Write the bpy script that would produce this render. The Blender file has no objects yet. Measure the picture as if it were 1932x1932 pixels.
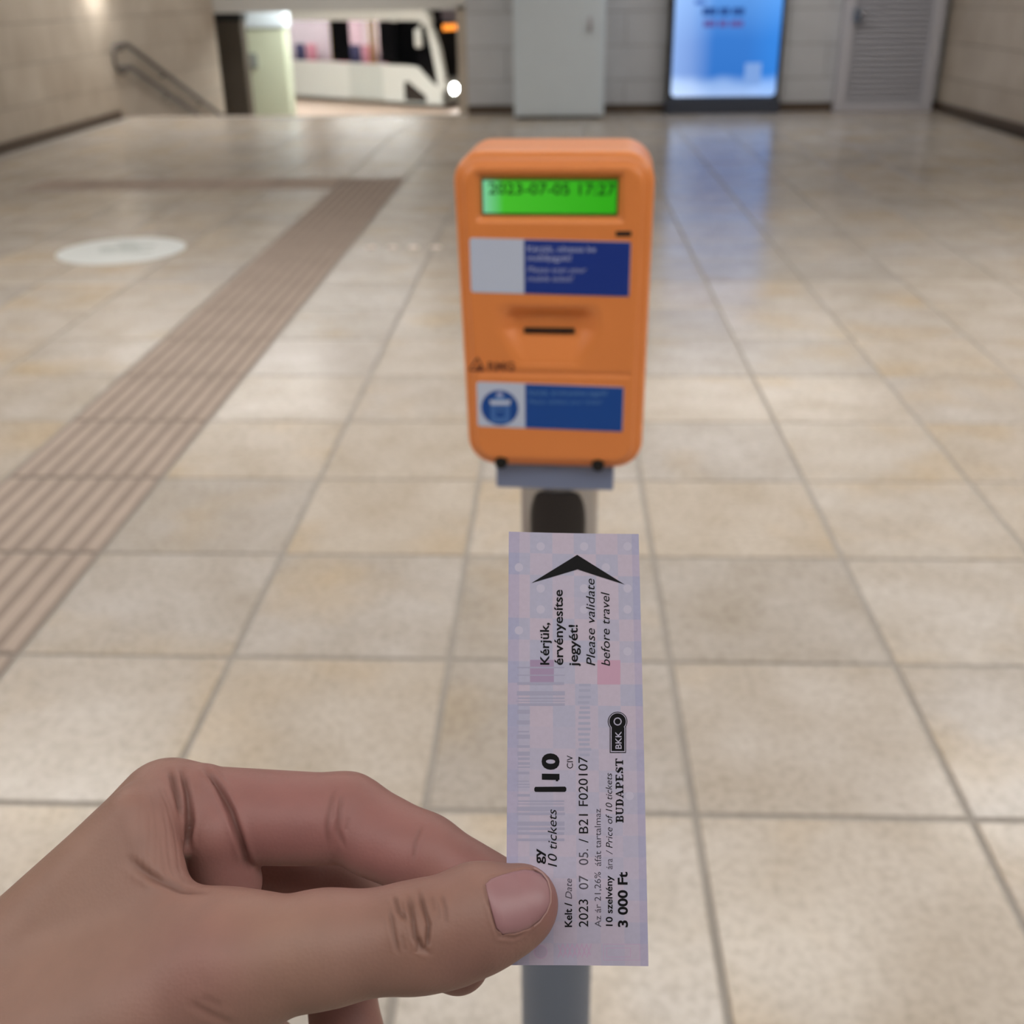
import bpy, bmesh, math, random
import numpy as np
from mathutils import Matrix, Vector

# ------------------------------------------------------------------ camera
IMG = 1932.0
F = 2037.0                       # focal length in pixels of the 1932 px frame
CAM_H = 1.37
TH = math.atan(986 / F)          # pitch down
PSI = math.atan(105 / 2263)      # yaw left of the hall axis
RHO = 0.014                      # roll
scene = bpy.context.scene
col = scene.collection
Rm = Matrix.Rotation(PSI, 3, 'Z') @ Matrix.Rotation(math.pi / 2 - TH, 3, 'X') @ Matrix.Rotation(-RHO, 3, 'Z')
R = np.array(Rm)
C = np.array([0, 0, CAM_H])
cam_d = bpy.data.cameras.new('camera')
cam_d.sensor_fit = 'HORIZONTAL'
cam_d.sensor_width = 36.0
cam_d.lens = 36.0 * F / IMG
cam_d.clip_start = 0.01
cam_d.clip_end = 200
cam_d.dof.use_dof = True
cam_d.dof.focus_distance = 0.254
cam_d.dof.aperture_fstop = 18.0
cam_d.dof.aperture_blades = 0
cam = bpy.data.objects.new('camera', cam_d)
cam.matrix_world = Matrix.Translation((0, 0, CAM_H)) @ Rm.to_4x4()
col.objects.link(cam)
scene.camera = cam

# ------------------------------------------------------------------ world, exposure
w = bpy.data.worlds.new('world')
scene.world = w
w.use_nodes = True
w.node_tree.nodes['Background'].inputs[0].default_value = (0.8, 0.85, 0.9, 1)
w.node_tree.nodes['Background'].inputs[1].default_value = 0.02
vs = scene.view_settings
vs.view_transform = 'Standard'
vs.look = 'None'
vs.exposure = 0.0
vs.gamma = 1.0
vs.use_curve_mapping = False
scene.cycles.max_bounces = 8
scene.cycles.diffuse_bounces = 4
scene.cycles.glossy_bounces = 3

LAMP_POWER = 5.6        # emission strength of the ceiling panels over the near hall
PLATFORM_POWER = 17.0    # of the platform panels
WASH_POWER = 260.0        # of the wall washer by the stair
SCREEN_POWER = 1.0

rng = random.Random(7)
nrg = np.random.default_rng(7)


# ------------------------------------------------------------------ helpers: projection
def ray(x, y):
    return R @ np.array([(x - 966) / F, -(y - 966) / F, -1.0])


def on_z(x, y, z=0.0):
    r = ray(x, y)
    return C + r * ((z - CAM_H) / r[2])


def on_plane(x, y, p, n):
    r = ray(x, y)
    return C + r * (np.dot(np.asarray(p) - C, n) / np.dot(r, n))


def at_Y(x, y, Y):
    r = ray(x, y)
    return C + r * (Y / r[1])


def cp(x, y, d):
    """pixel and depth (mm) to a point in front of the lens, in mm, lens axes"""
    return np.array([(x - 966) * d / F, -(y - 966) * d / F, -d])


def lens_to_world(v):
    return C + (np.asarray(v) * 0.001) @ R.T


def in_view(p, pad=20):
    q = R.T @ (np.asarray(p, float) - C)
    if -q[2] <= 0.01:
        return False, 9e9
    u, v = 966 + F * q[0] / -q[2], 966 - F * q[1] / -q[2]
    return (-pad < u < IMG + pad and -pad < v < IMG + pad), -q[2]


# ------------------------------------------------------------------ helpers: materials
def lin(c):
    return tuple((v / 12.92 if v <= 0.04045 else ((v + 0.055) / 1.055) ** 2.4) for v in c)


def srgb(r, g, b):
    return lin((r / 255, g / 255, b / 255))


def mat(name, c, rough=0.5, metal=0.0, spec=0.5, noise=0.0, nscale=20.0, bump=0.0, bscale=200.0,
        emit=None, estr=0.0, coat=0.0, sss=0.0):
    m = bpy.data.materials.new(name)
    m.use_nodes = True
    nt = m.node_tree
    b = nt.nodes['Principled BSDF']
    b.inputs['Base Color'].default_value = (*c, 1)
    b.inputs['Roughness'].default_value = rough
    b.inputs['Metallic'].default_value = metal
    b.inputs['Specular IOR Level'].default_value = spec
    b.inputs['Coat Weight'].default_value = coat
    if emit:
        b.inputs['Emission Color'].default_value = (*emit, 1)
        b.inputs['Emission Strength'].default_value = estr
    tc = nt.nodes.new('ShaderNodeTexCoord')
    if noise > 0:
        n = nt.nodes.new('ShaderNodeTexNoise')
        n.inputs['Scale'].default_value = nscale
        n.inputs['Detail'].default_value = 5
        nt.links.new(tc.outputs['Object'], n.inputs['Vector'])
        mx = nt.nodes.new('ShaderNodeMix')
        mx.data_type = 'RGBA'
        mx.inputs['A'].default_value = (*[v * (1 - noise) for v in c], 1)
        mx.inputs['B'].default_value = (*[min(1, v * (1 + noise)) for v in c], 1)
        nt.links.new(n.outputs['Fac'], mx.inputs['Factor'])
        nt.links.new(mx.outputs['Result'], b.inputs['Base Color'])
    if bump > 0:
        n2 = nt.nodes.new('ShaderNodeTexNoise')
        n2.inputs['Scale'].default_value = bscale
        n2.inputs['Detail'].default_value = 3
        nt.links.new(tc.outputs['Object'], n2.inputs['Vector'])
        bp = nt.nodes.new('ShaderNodeBump')
        bp.inputs['Strength'].default_value = bump
        bp.inputs['Distance'].default_value = 0.002
        nt.links.new(n2.outputs['Fac'], bp.inputs['Height'])
        nt.links.new(bp.outputs['Normal'], b.inputs['Normal'])
    return m


def stone_floor_mat():
    m = bpy.data.materials.new('limestone_floor')
    m.use_nodes = True
    nt = m.node_tree
    L = nt.links.new
    b = nt.nodes['Principled BSDF']
    geo = nt.nodes.new('ShaderNodeNewGeometry')
    oi = nt.nodes.new('ShaderNodeObjectInfo')
    off = nt.nodes.new('ShaderNodeVectorMath')
    off.operation = 'MULTIPLY_ADD'
    comb = nt.nodes.new('ShaderNodeCombineXYZ')
    L(oi.outputs['Random'], comb.inputs[0])
    L(oi.outputs['Random'], comb.inputs[2])
    L(comb.outputs[0], off.inputs[0])
    off.inputs[1].default_value = (37, 0, 91)
    L(geo.outputs['Position'], off.inputs[2])

    def noise(scale, detail, rough=0.5):
        n = nt.nodes.new('ShaderNodeTexNoise')
        n.inputs['Scale'].default_value = scale
        n.inputs['Detail'].default_value = detail
        n.inputs['Roughness'].default_value = rough
        L(off.outputs[0], n.inputs['Vector'])
        return n

    def ramp(src, stops):
        r = nt.nodes.new('ShaderNodeValToRGB')
        els = r.color_ramp.elements
        while len(els) < len(stops):
            els.new(0.5)
        for e, (p, c) in zip(els, stops):
            e.position = p
            e.color = (*c, 1)
        L(src, r.inputs[0])
        return r

    def mix(fac, a, bb, mode='MIX'):
        x = nt.nodes.new('ShaderNodeMix')
        x.data_type = 'RGBA'
        x.blend_type = mode
        if isinstance(fac, float):
            x.inputs['Factor'].default_value = fac
        else:
            L(fac, x.inputs['Factor'])
        L(a, x.inputs['A'])
        L(bb, x.inputs['B'])
        return x
    # cloudy limestone, ochre patches, fine mottling, per-slab tone
    base = ramp(noise(5, 4).outputs['Fac'], [(0.3, srgb(194, 185, 174)), (0.7, srgb(210, 204, 198))])
    och = ramp(noise(2.2, 3).outputs['Fac'], [(0.52, (0, 0, 0)), (0.74, (0.5, 0.5, 0.5))])
    ochc = nt.nodes.new('ShaderNodeRGB')
    ochc.outputs[0].default_value = (*srgb(205, 180, 140), 1)
    m1 = mix(och.outputs[0], base.outputs[0], ochc.outputs[0])
    mot = ramp(noise(60, 6, 0.62).outputs['Fac'], [(0.34, (0.66, 0.64, 0.60)), (0.56, (1.0, 1.0, 1.0))])
    m2 = mix(0.6, m1.outputs['Result'], mot.outputs[0], 'MULTIPLY')
    tone = ramp(oi.outputs['Random'], [(0.0, (0.84, 0.83, 0.82)), (0.35, (0.94, 0.94, 0.95)), (0.7, (0.97, 0.93, 0.87)), (1.0, (1, 1, 1))])
    m3 = mix(1.0, m2.outputs['Result'], tone.outputs[0], 'MULTIPLY')
    L(m3.outputs['Result'], b.inputs['Base Color'])
    rr = nt.nodes.new('ShaderNodeMapRange')
    L(noise(14, 3).outputs['Fac'], rr.inputs['Value'])
    rr.inputs['To Min'].default_value = 0.15
    rr.inputs['To Max'].default_value = 0.26
    L(rr.outputs[0], b.inputs['Roughness'])
    b.inputs['Specular IOR Level'].default_value = 0.3
    bp = nt.nodes.new('ShaderNodeBump')
    bp.inputs['Strength'].default_value = 0.12
    bp.inputs['Distance'].default_value = 0.002
    L(noise(70, 4).outputs['Fac'], bp.inputs['Height'])
    L(bp.outputs['Normal'], b.inputs['Normal'])
    return m


def wall_stone_mat(name, ca, cb, rough=0.45):
    m = bpy.data.materials.new(name)
    m.use_nodes = True
    nt = m.node_tree
    b = nt.nodes['Principled BSDF']
    geo = nt.nodes.new('ShaderNodeNewGeometry')
    oi = nt.nodes.new('ShaderNodeObjectInfo')
    n = nt.nodes.new('ShaderNodeTexNoise')
    n.inputs['Scale'].default_value = 3.0
    n.inputs['Detail'].default_value = 6
    nt.links.new(geo.outputs['Position'], n.inputs['Vector'])
    add = nt.nodes.new('ShaderNodeMath')
    add.operation = 'MULTIPLY_ADD'
    nt.links.new(oi.outputs['Random'], add.inputs[0])
    add.inputs[1].default_value = 0.35
    nt.links.new(n.outputs['Fac'], add.inputs[2])
    r = nt.nodes.new('ShaderNodeValToRGB')
    r.color_ramp.elements[0].position = 0.3
    r.color_ramp.elements[0].color = (*ca, 1)
    r.color_ramp.elements[1].position = 1.0
    r.color_ramp.elements[1].color = (*cb, 1)
    nt.links.new(add.outputs[0], r.inputs[0])
    nt.links.new(r.outputs[0], b.inputs['Base Color'])
    b.inputs['Roughness'].default_value = rough
    b.inputs['Specular IOR Level'].default_value = 0.3
    return m


def lamp_mat(name, c, s):
    m = bpy.data.materials.new(name)
    m.use_nodes = True
    nt = m.node_tree
    nt.nodes.clear()
    e = nt.nodes.new('ShaderNodeEmission')
    e.inputs[0].default_value = (*c, 1)
    e.inputs[1].default_value = s
    o = nt.nodes.new('ShaderNodeOutputMaterial')
    nt.links.new(e.outputs[0], o.inputs[0])
    return m


def glass_mat(name, tint=(0.85, 0.9, 0.9), gloss=0.1):
    m = bpy.data.materials.new(name)
    m.use_nodes = True
    nt = m.node_tree
    nt.nodes.clear()
    t = nt.nodes.new('ShaderNodeBsdfTransparent')
    t.inputs[0].default_value = (*tint, 1)
    g = nt.nodes.new('ShaderNodeBsdfGlossy')
    g.inputs['Roughness'].default_value = 0.02
    mx = nt.nodes.new('ShaderNodeMixShader')
    mx.inputs[0].default_value = gloss
    o = nt.nodes.new('ShaderNodeOutputMaterial')
    nt.links.new(t.outputs[0], mx.inputs[1])
    nt.links.new(g.outputs[0], mx.inputs[2])
    nt.links.new(mx.outputs[0], o.inputs[0])
    return m


# ------------------------------------------------------------------ helpers: meshes and objects
class MB:
    """collects verts and faces"""
    def __init__(self):
        self.v, self.f = [], []

    def add(self, vs_, fs):
        o = len(self.v)
        self.v += [tuple(p) for p in vs_]
        self.f += [tuple(i + o for i in f) for f in fs]
        return self

    def box(self, x0, x1, y0, y1, z0, z1):
        return self.add([(x0, y0, z0), (x1, y0, z0), (x1, y1, z0), (x0, y1, z0),
                         (x0, y0, z1), (x1, y0, z1), (x1, y1, z1), (x0, y1, z1)],
                        [(0, 3, 2, 1), (4, 5, 6, 7), (0, 1, 5, 4), (1, 2, 6, 5), (2, 3, 7, 6), (3, 0, 4, 7)])

    def bevel_box(self, x0, x1, y0, y1, z0, z1, b):
        bm = bmesh.new()
        bmesh.ops.create_cube(bm, size=1)
        for v in bm.verts:
            v.co = Vector(((x0 + x1) / 2 + v.co.x * (x1 - x0), (y0 + y1) / 2 + v.co.y * (y1 - y0), (z0 + z1) / 2 + v.co.z * (z1 - z0)))
        bmesh.ops.bevel(bm, geom=bm.edges[:], offset=b, segments=2, affect='EDGES', profile=0.5)
        bm.verts.index_update()
        self.add([v.co[:] for v in bm.verts], [[v.index for v in f.verts] for f in bm.faces])
        bm.free()
        return self

    def prism(self, pts, y0, y1):
        """polygon pts (x, z) counter-clockwise seen from -y, extruded from y0 (front) to y1"""
        n = len(pts)
        vs_ = [(p[0], y0, p[1]) for p in pts] + [(p[0], y1, p[1]) for p in pts]
        fs = [tuple(range(n)), tuple(reversed(range(n, 2 * n)))]
        fs += [(i, n + i, n + (i + 1) % n, (i + 1) % n) for i in range(n)]
        return self.add(vs_, fs)

    def tube(self, path, r, seg=14):
        path = [Vector(p) for p in path]
        rs = r if isinstance(r, (list, tuple)) else [r] * len(path)
        t0 = (path[1] - path[0]).normalized()
        up = Vector((0, 0, 1)) if abs(t0.z) < 0.9 else Vector((1, 0, 0))
        a = t0.cross(up).normalized()
        rings = []
        for i, p in enumerate(path):
            t = (path[min(i + 1, len(path) - 1)] - path[max(i - 1, 0)]).normalized()
            a = (a - t * a.dot(t)).normalized()
            bb = t.cross(a)
            rings.append([p + (a * math.cos(k / seg * 2 * math.pi) + bb * math.sin(k / seg * 2 * math.pi)) * rs[i] for k in range(seg)])
        vs_ = [q for rg in rings for q in rg]
        fs = []
        for i in range(len(path) - 1):
            for k in range(seg):
                fs.append((i * seg + k, i * seg + (k + 1) % seg, (i + 1) * seg + (k + 1) % seg, (i + 1) * seg + k))
        fs.append(tuple(reversed(range(seg))))
        fs.append(tuple(range((len(path) - 1) * seg, len(path) * seg)))
        return self.add(vs_, fs)

    def lathe(self, prof, seg=48, c=(0, 0)):
        """profile of (r, z) about the z axis"""
        vs_ = [(c[0] + r * math.cos(k / seg * 2 * math.pi), c[1] + r * math.sin(k / seg * 2 * math.pi), z) for r, z in prof for k in range(seg)]
        fs = []
        for i in range(len(prof) - 1):
            for k in range(seg):
                fs.append((i * seg + k, i * seg + (k + 1) % seg, (i + 1) * seg + (k + 1) % seg, (i + 1) * seg + k))
        fs.append(tuple(reversed(range(seg))))
        fs.append(tuple(range((len(prof) - 1) * seg, len(prof) * seg)))
        return self.add(vs_, fs)

    def mesh(self, name):
        me = bpy.data.meshes.new(name)
        me.from_pydata(self.v, [], self.f)
        me.update()
        return me

    def build(self, name, m, parent=None, smooth=False, loc=None):
        return obj(name, self.mesh(name), m, parent, smooth, loc)


def obj(name, me, m=None, parent=None, smooth=False, loc=None):
    if m and not me.materials:
        me.materials.append(m)
    if smooth:
        me.polygons.foreach_set('use_smooth', [True] * len(me.polygons))
        if smooth == 'auto':
            try:
                me.set_sharp_from_angle(angle=math.radians(40))
            except Exception:
                pass
    o = bpy.data.objects.new(name, me)
    col.objects.link(o)
    if parent:
        o.parent = parent
    if loc is not None:
        o.location = loc
    return o


def empty(name, loc=(0, 0, 0), rz=0.0):
    o = bpy.data.objects.new(name, None)
    o.empty_display_size = 0.1
    col.objects.link(o)
    o.location = loc
    o.rotation_euler = (0, 0, rz)
    return o


def tag(o, label, cat, group=None):
    o['label'] = label
    o['category'] = cat
    if group:
        o['group'] = group
    return o


def struct(o, label=None, cat=None):
    o['kind'] = 'structure'
    if label:
        o['label'] = label
    if cat:
        o['category'] = cat
    return o


def rrect(x0, x1, z0, z1, r, seg=5):
    pts = []
    for cx, cz, a0 in ((x1 - r, z0 + r, -90), (x1 - r, z1 - r, 0), (x0 + r, z1 - r, 90), (x0 + r, z0 + r, 180)):
        for k in range(seg + 1):
            a = math.radians(a0 + 90 * k / seg)
            pts.append((cx + r * math.cos(a), cz + r * math.sin(a)))
    return pts


_txt_cache = {}


def text_mesh(s, bold=0.0, italic=0.0, spacing=1.0):
    """2-D glyph outlines filled with triangles: (n, 2) verts, faces; baseline at 0"""
    key = (s, bold, italic, spacing)
    if key in _txt_cache:
        return _txt_cache[key]
    cu = bpy.data.curves.new('lettering_source', 'FONT')
    cu.body = s
    cu.offset = bold
    cu.shear = italic
    cu.space_character = spacing
    cu.resolution_u = 4
    o = bpy.data.objects.new('lettering_source', cu)
    col.objects.link(o)
    dg = bpy.context.evaluated_depsgraph_get()
    ev = o.evaluated_get(dg)
    me = ev.to_mesh()
    v = np.array([p.co[:2] for p in me.vertices])
    f = [tuple(p.vertices) for p in me.polygons]
    ev.to_mesh_clear()
    bpy.data.objects.remove(o)
    bpy.data.curves.remove(cu)
    _txt_cache[key] = (v, f)
    return v, f


# ------------------------------------------------------------------ helpers: implicit surfaces
def smin(a, b, k):
    h = np.clip(0.5 + 0.5 * (b - a) / k, 0, 1)
    return b + (a - b) * h - k * h * (1 - h)


def smax(a, b, k):
    return -smin(-a, -b, k)


def cone(p, a, b, ra, rb):
    a = np.asarray(a, np.float32)
    b = np.asarray(b, np.float32)
    ba = b - a
    pa = p - a
    h = np.clip(pa @ ba / max(float(ba @ ba), 1e-9), 0, 1)
    return np.linalg.norm(pa - h[:, None] * ba, axis=1) - (ra + (rb - ra) * h)


def tri_sdf(p, a, b, c, ra, rb, rc):
    """rounded triangle with a radius at each corner"""
    a, b, c = (np.asarray(q, np.float32) for q in (a, b, c))
    ab, ac = b - a, c - a
    n = np.cross(ab, ac)
    nn = float(n @ n)
    ap = p - a
    w_b = np.cross(ap, ac) @ n / nn
    w_c = np.cross(ab, ap) @ n / nn
    w_a = 1 - w_b - w_c
    ins = (w_a >= 0) & (w_b >= 0) & (w_c >= 0)
    dpl = np.abs(ap @ n) / math.sqrt(nn) - (w_a * ra + w_b * rb + w_c * rc)
    e = np.minimum(np.minimum(cone(p, a, b, ra, rb), cone(p, b, c, rb, rc)), cone(p, c, a, rc, ra))
    return np.where(ins, np.minimum(dpl, e), e)


def sdf_mesh(fn, lo, hi, h):
    lo = np.asarray(lo, np.float32)
    B = 8
    nb = np.ceil((np.asarray(hi) - lo) / (h * B)).astype(int)
    n = nb * B
    vals = np.empty(n, np.float32)
    g = [lo[k] + (np.arange(nb[k]) * B + (B - 1) / 2) * h for k in range(3)]
    ctr = np.stack(np.meshgrid(*g, indexing='ij'), -1).reshape(-1, 3).astype(np.float32)
    dc = fn(ctr)
    act = np.abs(dc) < B * h * 0.87 * 1.25 + h
    v6 = vals.reshape(nb[0], B, nb[1], B, nb[2], B)
    v6[:] = np.where(dc.reshape(nb) < 0, -1.0, 1.0).astype(np.float32)[:, None, :, None, :, None]
    loc = ((np.stack(np.meshgrid(*[np.arange(B)] * 3, indexing='ij'), -1).reshape(-1, 3) - (B - 1) / 2) * h).astype(np.float32)
    idx = np.argwhere(act.reshape(nb))
    ca = ctr[act]
    CH = 600
    for s in range(0, len(idx), CH):
        pts = (ca[s:s + CH, None, :] + loc[None]).reshape(-1, 3)
        d = fn(pts).astype(np.float32).reshape(-1, B, B, B)
        ii = idx[s:s + CH]
        v6[ii[:, 0], :, ii[:, 1], :, ii[:, 2], :] = d
    ins = vals < 0
    cnt = np.zeros(n - 1, np.uint8)
    for dx in (0, 1):
        for dy in (0, 1):
            for dz in (0, 1):
                cnt += ins[dx:n[0] - 1 + dx, dy:n[1] - 1 + dy, dz:n[2] - 1 + dz]
    cells = np.argwhere((cnt > 0) & (cnt < 8))
    vid = np.full(n - 1, -1, np.int32)
    vid[tuple(cells.T)] = np.arange(len(cells))
    acc = np.zeros((len(cells), 3), np.float64)
    num = np.zeros(len(cells))
    for ax in range(3):
        o1, o2 = [k for k in range(3) if k != ax]
        for a in (0, 1):
            for b in (0, 1):
                c0 = cells.copy()
                c0[:, o1] += a
                c0[:, o2] += b
                c1 = c0.copy()
                c1[:, ax] += 1
                d0 = vals[tuple(c0.T)]
                d1 = vals[tuple(c1.T)]
                cr = (d0 < 0) != (d1 < 0)
                t = np.where(cr, d0 / np.where(cr, d0 - d1, 1), 0)
                pt = c0.astype(np.float64)
                pt[:, ax] += t
                acc[cr] += pt[cr]
                num[cr] += 1
    verts = lo + acc / num[:, None] * h
    quads = []
    for ax in range(3):
        o1, o2 = (ax + 1) % 3, (ax + 2) % 3
        s0 = [slice(None)] * 3
        s1 = [slice(None)] * 3
        s0[ax] = slice(0, -1)
        s1[ax] = slice(1, None)
        ch = np.argwhere(ins[tuple(s0)] != ins[tuple(s1)])
        ch = ch[(ch[:, o1] > 0) & (ch[:, o2] > 0) & (ch[:, o1] < n[o1] - 1) & (ch[:, o2] < n[o2] - 1)]
        flip = ~ins[tuple(ch.T)]
        q = []
        for a, b in ((1, 1), (0, 1), (0, 0), (1, 0)):
            c = ch.copy()
            c[:, o1] -= a
            c[:, o2] -= b
            q.append(vid[tuple(c.T)])
        q = np.stack(q, 1)
        q[flip] = q[flip][:, ::-1]
        quads.append(q)
    return verts, np.concatenate(quads)


def np_mesh(name, verts, quads):
    me = bpy.data.meshes.new(name)
    me.vertices.add(len(verts))
    me.vertices.foreach_set('co', np.asarray(verts, np.float32).ravel())
    me.loops.add(quads.size)
    me.loops.foreach_set('vertex_index', quads.astype(np.int32).ravel())
    me.polygons.add(len(quads))
    me.polygons.foreach_set('loop_start', np.arange(len(quads), dtype=np.int32) * 4)
    me.polygons.foreach_set('loop_total', np.full(len(quads), 4, np.int32))
    me.update(calc_edges=True)
    me.validate()
    return me


def relax(verts, quads, it):
    e = np.concatenate([quads[:, [0, 1]], quads[:, [1, 2]], quads[:, [2, 3]], quads[:, [3, 0]]])
    e = np.concatenate([e, e[:, ::-1]])
    num = np.bincount(e[:, 0], minlength=len(verts))[:, None]
    v = verts.copy()
    for k in range(it):
        lam = 0.5 if k % 2 == 0 else -0.52
        s = np.stack([np.bincount(e[:, 0], weights=v[e[:, 1], k2], minlength=len(v)) for k2 in range(3)], 1)
        v = v + lam * (s / num - v)
    return v


# ------------------------------------------------------------------ materials
M = {}
M['floor'] = stone_floor_mat()
M['grout'] = mat('grout', srgb(160, 154, 147), 0.8, noise=0.25, nscale=6)
M['tactile'] = mat('tactile_stone', srgb(182, 167, 156), 0.85, noise=0.12, nscale=8, spec=0.1)
M['tactile_base'] = mat('tactile_groove', srgb(150, 137, 128), 0.9, noise=0.15, nscale=8, spec=0.1)
M['wall'] = wall_stone_mat('wall_limestone', srgb(172, 160, 145), srgb(196, 186, 172))
M['wall_grey'] = wall_stone_mat('wall_grey_stone', srgb(192, 194, 198), srgb(206, 208, 212))
M['wallgap'] = mat('wall_joint', srgb(110, 102, 92), 0.8, noise=0.1)
M['base'] = mat('baseboard_stone', srgb(84, 70, 58), 0.4, noise=0.2, nscale=5)
M['ceil'] = mat('ceiling_paint', srgb(205, 203, 198), 0.8, noise=0.04)
M['steel'] = mat('brushed_steel', (0.42, 0.42, 0.43), 0.28, 1.0, noise=0.08, nscale=40)
M['chrome'] = mat('polished_steel', (0.46, 0.46, 0.48), 0.1, 1.0, noise=0.03, nscale=40)
M['rail'] = mat('dark_rail_steel', (0.1, 0.09, 0.085), 0.45, 0.6, noise=0.1, nscale=10)
M['white'] = mat('white_enamel', srgb(222, 234, 243), 0.4, noise=0.03, nscale=4)
M['louvre'] = mat('grey_white_enamel', srgb(196, 196, 204), 0.45, noise=0.03, nscale=4)
M['grey'] = mat('grey_paint', srgb(106, 118, 138), 0.42, noise=0.05, nscale=10)
M['bracket'] = mat('bracket_paint', srgb(128, 140, 172), 0.45, noise=0.04, nscale=30)
M['dark'] = mat('dark_plastic', srgb(30, 30, 32), 0.4, noise=0.1)
M['black'] = mat('black_void', (0.004, 0.004, 0.004), 0.6, noise=0.1)
M['frame'] = mat('screen_frame', srgb(62, 68, 82), 0.4, noise=0.06)
M['orange'] = mat('orange_plastic', srgb(242, 147, 80), 0.34, noise=0.03, nscale=30, spec=0.5, bump=0.03, bscale=900)

# ------------------------------------------------------------------ the hall: floor, walls, ceiling
XL, XR, YB, YF, ZC = -5.4, 4.5, -5.0, 14.0, 3.0
floor = MB().box(XL, XR, YB, YF, -0.30, -0.004).build('floor', M['grout'])
struct(floor, 'pale limestone slab floor of the underground hall', 'floor')

PX0, PY0, PITCH = 0.257, 1.556, 0.5
GAP = 0.012


def slab_mesh(sx, sy, b=0.0025):
    bm = bmesh.new()
    bmesh.ops.create_cube(bm, size=1)
    for v in bm.verts:
        v.co = Vector((v.co.x * sx, v.co.y * sy, -0.006 + v.co.z * 0.012))
    top = [e for e in bm.edges if all(v.co.z > -0.001 for v in e.verts)]
    bmesh.ops.bevel(bm, geom=top, offset=b, segments=1, affect='EDGES')
    me = bpy.data.meshes.new('stone_tile')
    bm.to_mesh(me)
    bm.free()
    return me


tile_me = slab_mesh(PITCH - GAP, PITCH - GAP)
tile_me.materials.append(M['floor'])


def tactile_me():
    mb = MB()
    s = (PITCH - GAP) / 2
    mb.box(-s, s, -s, s, -0.012, -0.001)
    n = 8
    for k in range(n):
        x = -s + (k + 0.5) * 2 * s / n
        w_ = 0.019
        mb.add([(x - w_, -s + .004, -.001), (x + w_, -s + .004, -.001), (x + w_, s - .004, -.001), (x - w_, s - .004, -.001),
                (x - w_ * .6, -s + .008, .0035), (x + w_ * .6, -s + .008, .0035), (x + w_ * .6, s - .008, .0035), (x - w_ * .6, s - .008, .0035)],
               [(4, 5, 6, 7), (0, 1, 5, 4), (1, 2, 6, 5), (2, 3, 7, 6), (3, 0, 4, 7)])
    me = mb.mesh('tactile_slab')
    me.materials.append(M['tactile_base'])
    me.materials.append(M['tactile'])
    for p in me.polygons[6:]:
        p.material_index = 1
    return me


tac_me = tactile_me()
cells = []
for i in range(-14, 12):
    for j in range(-14, 28):
        x = PX0 + PITCH * (i + 0.5)
        y = PY0 + PITCH * (j + 0.5)
        if x - .25 < XL - .3 or x + .25 > XR + .3 or y - .25 < YB or y + .25 > YF + .3:
            continue
        x0, x1 = max(x - .25, XL), min(x + .25, XR)
        y0, y1 = y - .25, min(y + .25, YF)
        if x1 - x0 < 0.05 or y1 - y0 < 0.05:
            continue
        vis = [in_view((a, b, 0)) for a in (x0, x, x1) for b in (y0, y, y1)]
        tact = 0
        if i == -4 and -8 < j <= 14:
            tact = 1
        if j == 14 and -9 <= i <= -5:
            tact = 2
        cells.append((not any(v[0] for v in vis), min(v[1] for v in vis), x0, x1, y0, y1, tact))
cells.sort()
far = MB()
n_ind = 0
for hid, dep, x0, x1, y0, y1, tact in cells:
    x, y = (x0 + x1) / 2, (y0 + y1) / 2
    if tact:
        o = obj('tactile_slab', tac_me, None, floor, loc=(x, y, 0))
        o['label'] = 'brown ribbed tactile paving slab'
        if tact == 2:
            o.rotation_euler = (0, 0, math.pi / 2)
        continue
    g = GAP / 2
    if not hid and n_ind < 300:
        full = x1 - x0 > 0.499 and y1 - y0 > 0.499
        if full:
            obj('stone_tile', tile_me, None, floor, loc=(x, y, 0))
        else:
            me = slab_mesh(x1 - x0 - GAP, y1 - y0 - GAP)
            obj('stone_tile', me, M['floor'], floor, loc=(x, y, 0))
        n_ind += 1
    else:
        far.box(x0 + g, x1 - g, y0 + g, y1 - g, -0.012, 0.0)
fo = far.build('distant_stone_tiles', M['floor'], floor)
fo['kind'] = 'stuff'


def panel_mesh(w_, h_, t=0.012, b=0.004):
    bm = bmesh.new()
    bmesh.ops.create_cube(bm, size=1)
    for v in bm.verts:
        v.co = Vector((v.co.x * w_, v.co.y * t - t / 2, v.co.z * h_))
    fr = [e for e in bm.edges if all(v.co.y < -t * 0.9 for v in e.verts)]
    bmesh.ops.bevel(bm, geom=fr, offset=b, segments=1, affect='EDGES')
    me = bpy.data.meshes.new('stone_panel')
    bm.to_mesh(me)
    bm.free()
    return me


def panels(parent, p0, rz, s0, s1, z0, z1, m, pw=0.92, ph=0.375, zoff=0.0):
    """facing panels along a wall: s runs along the wall from p0 in direction rz, front is the local -y"""
    cache = {}
    d = np.array([math.cos(rz), math.sin(rz)])
    k = 0
    z = z0
    while z < z1 - 0.02:
        zt = min(z + ph, z1)
        s = s0 - (pw * 0.5 if k % 2 else 0)
        while s < s1 - 0.01:
            a, b = max(s, s0), min(s + pw, s1)
            if b - a > 0.03:
                key = (round(b - a, 3), round(zt - z, 3))
                if key not in cache:
                    me = panel_mesh(b - a - 0.006, zt - z - 0.006)
                    me.materials.append(m)
                    cache[key] = me
                c = np.array(p0[:2]) + d * (a + b) / 2
                o = obj('stone_panel', cache[key], None, parent, loc=(c[0], c[1], (z + zt) / 2))
                o.rotation_euler = (0, 0, rz)
            s += pw
        z = zt
        k += 1


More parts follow.
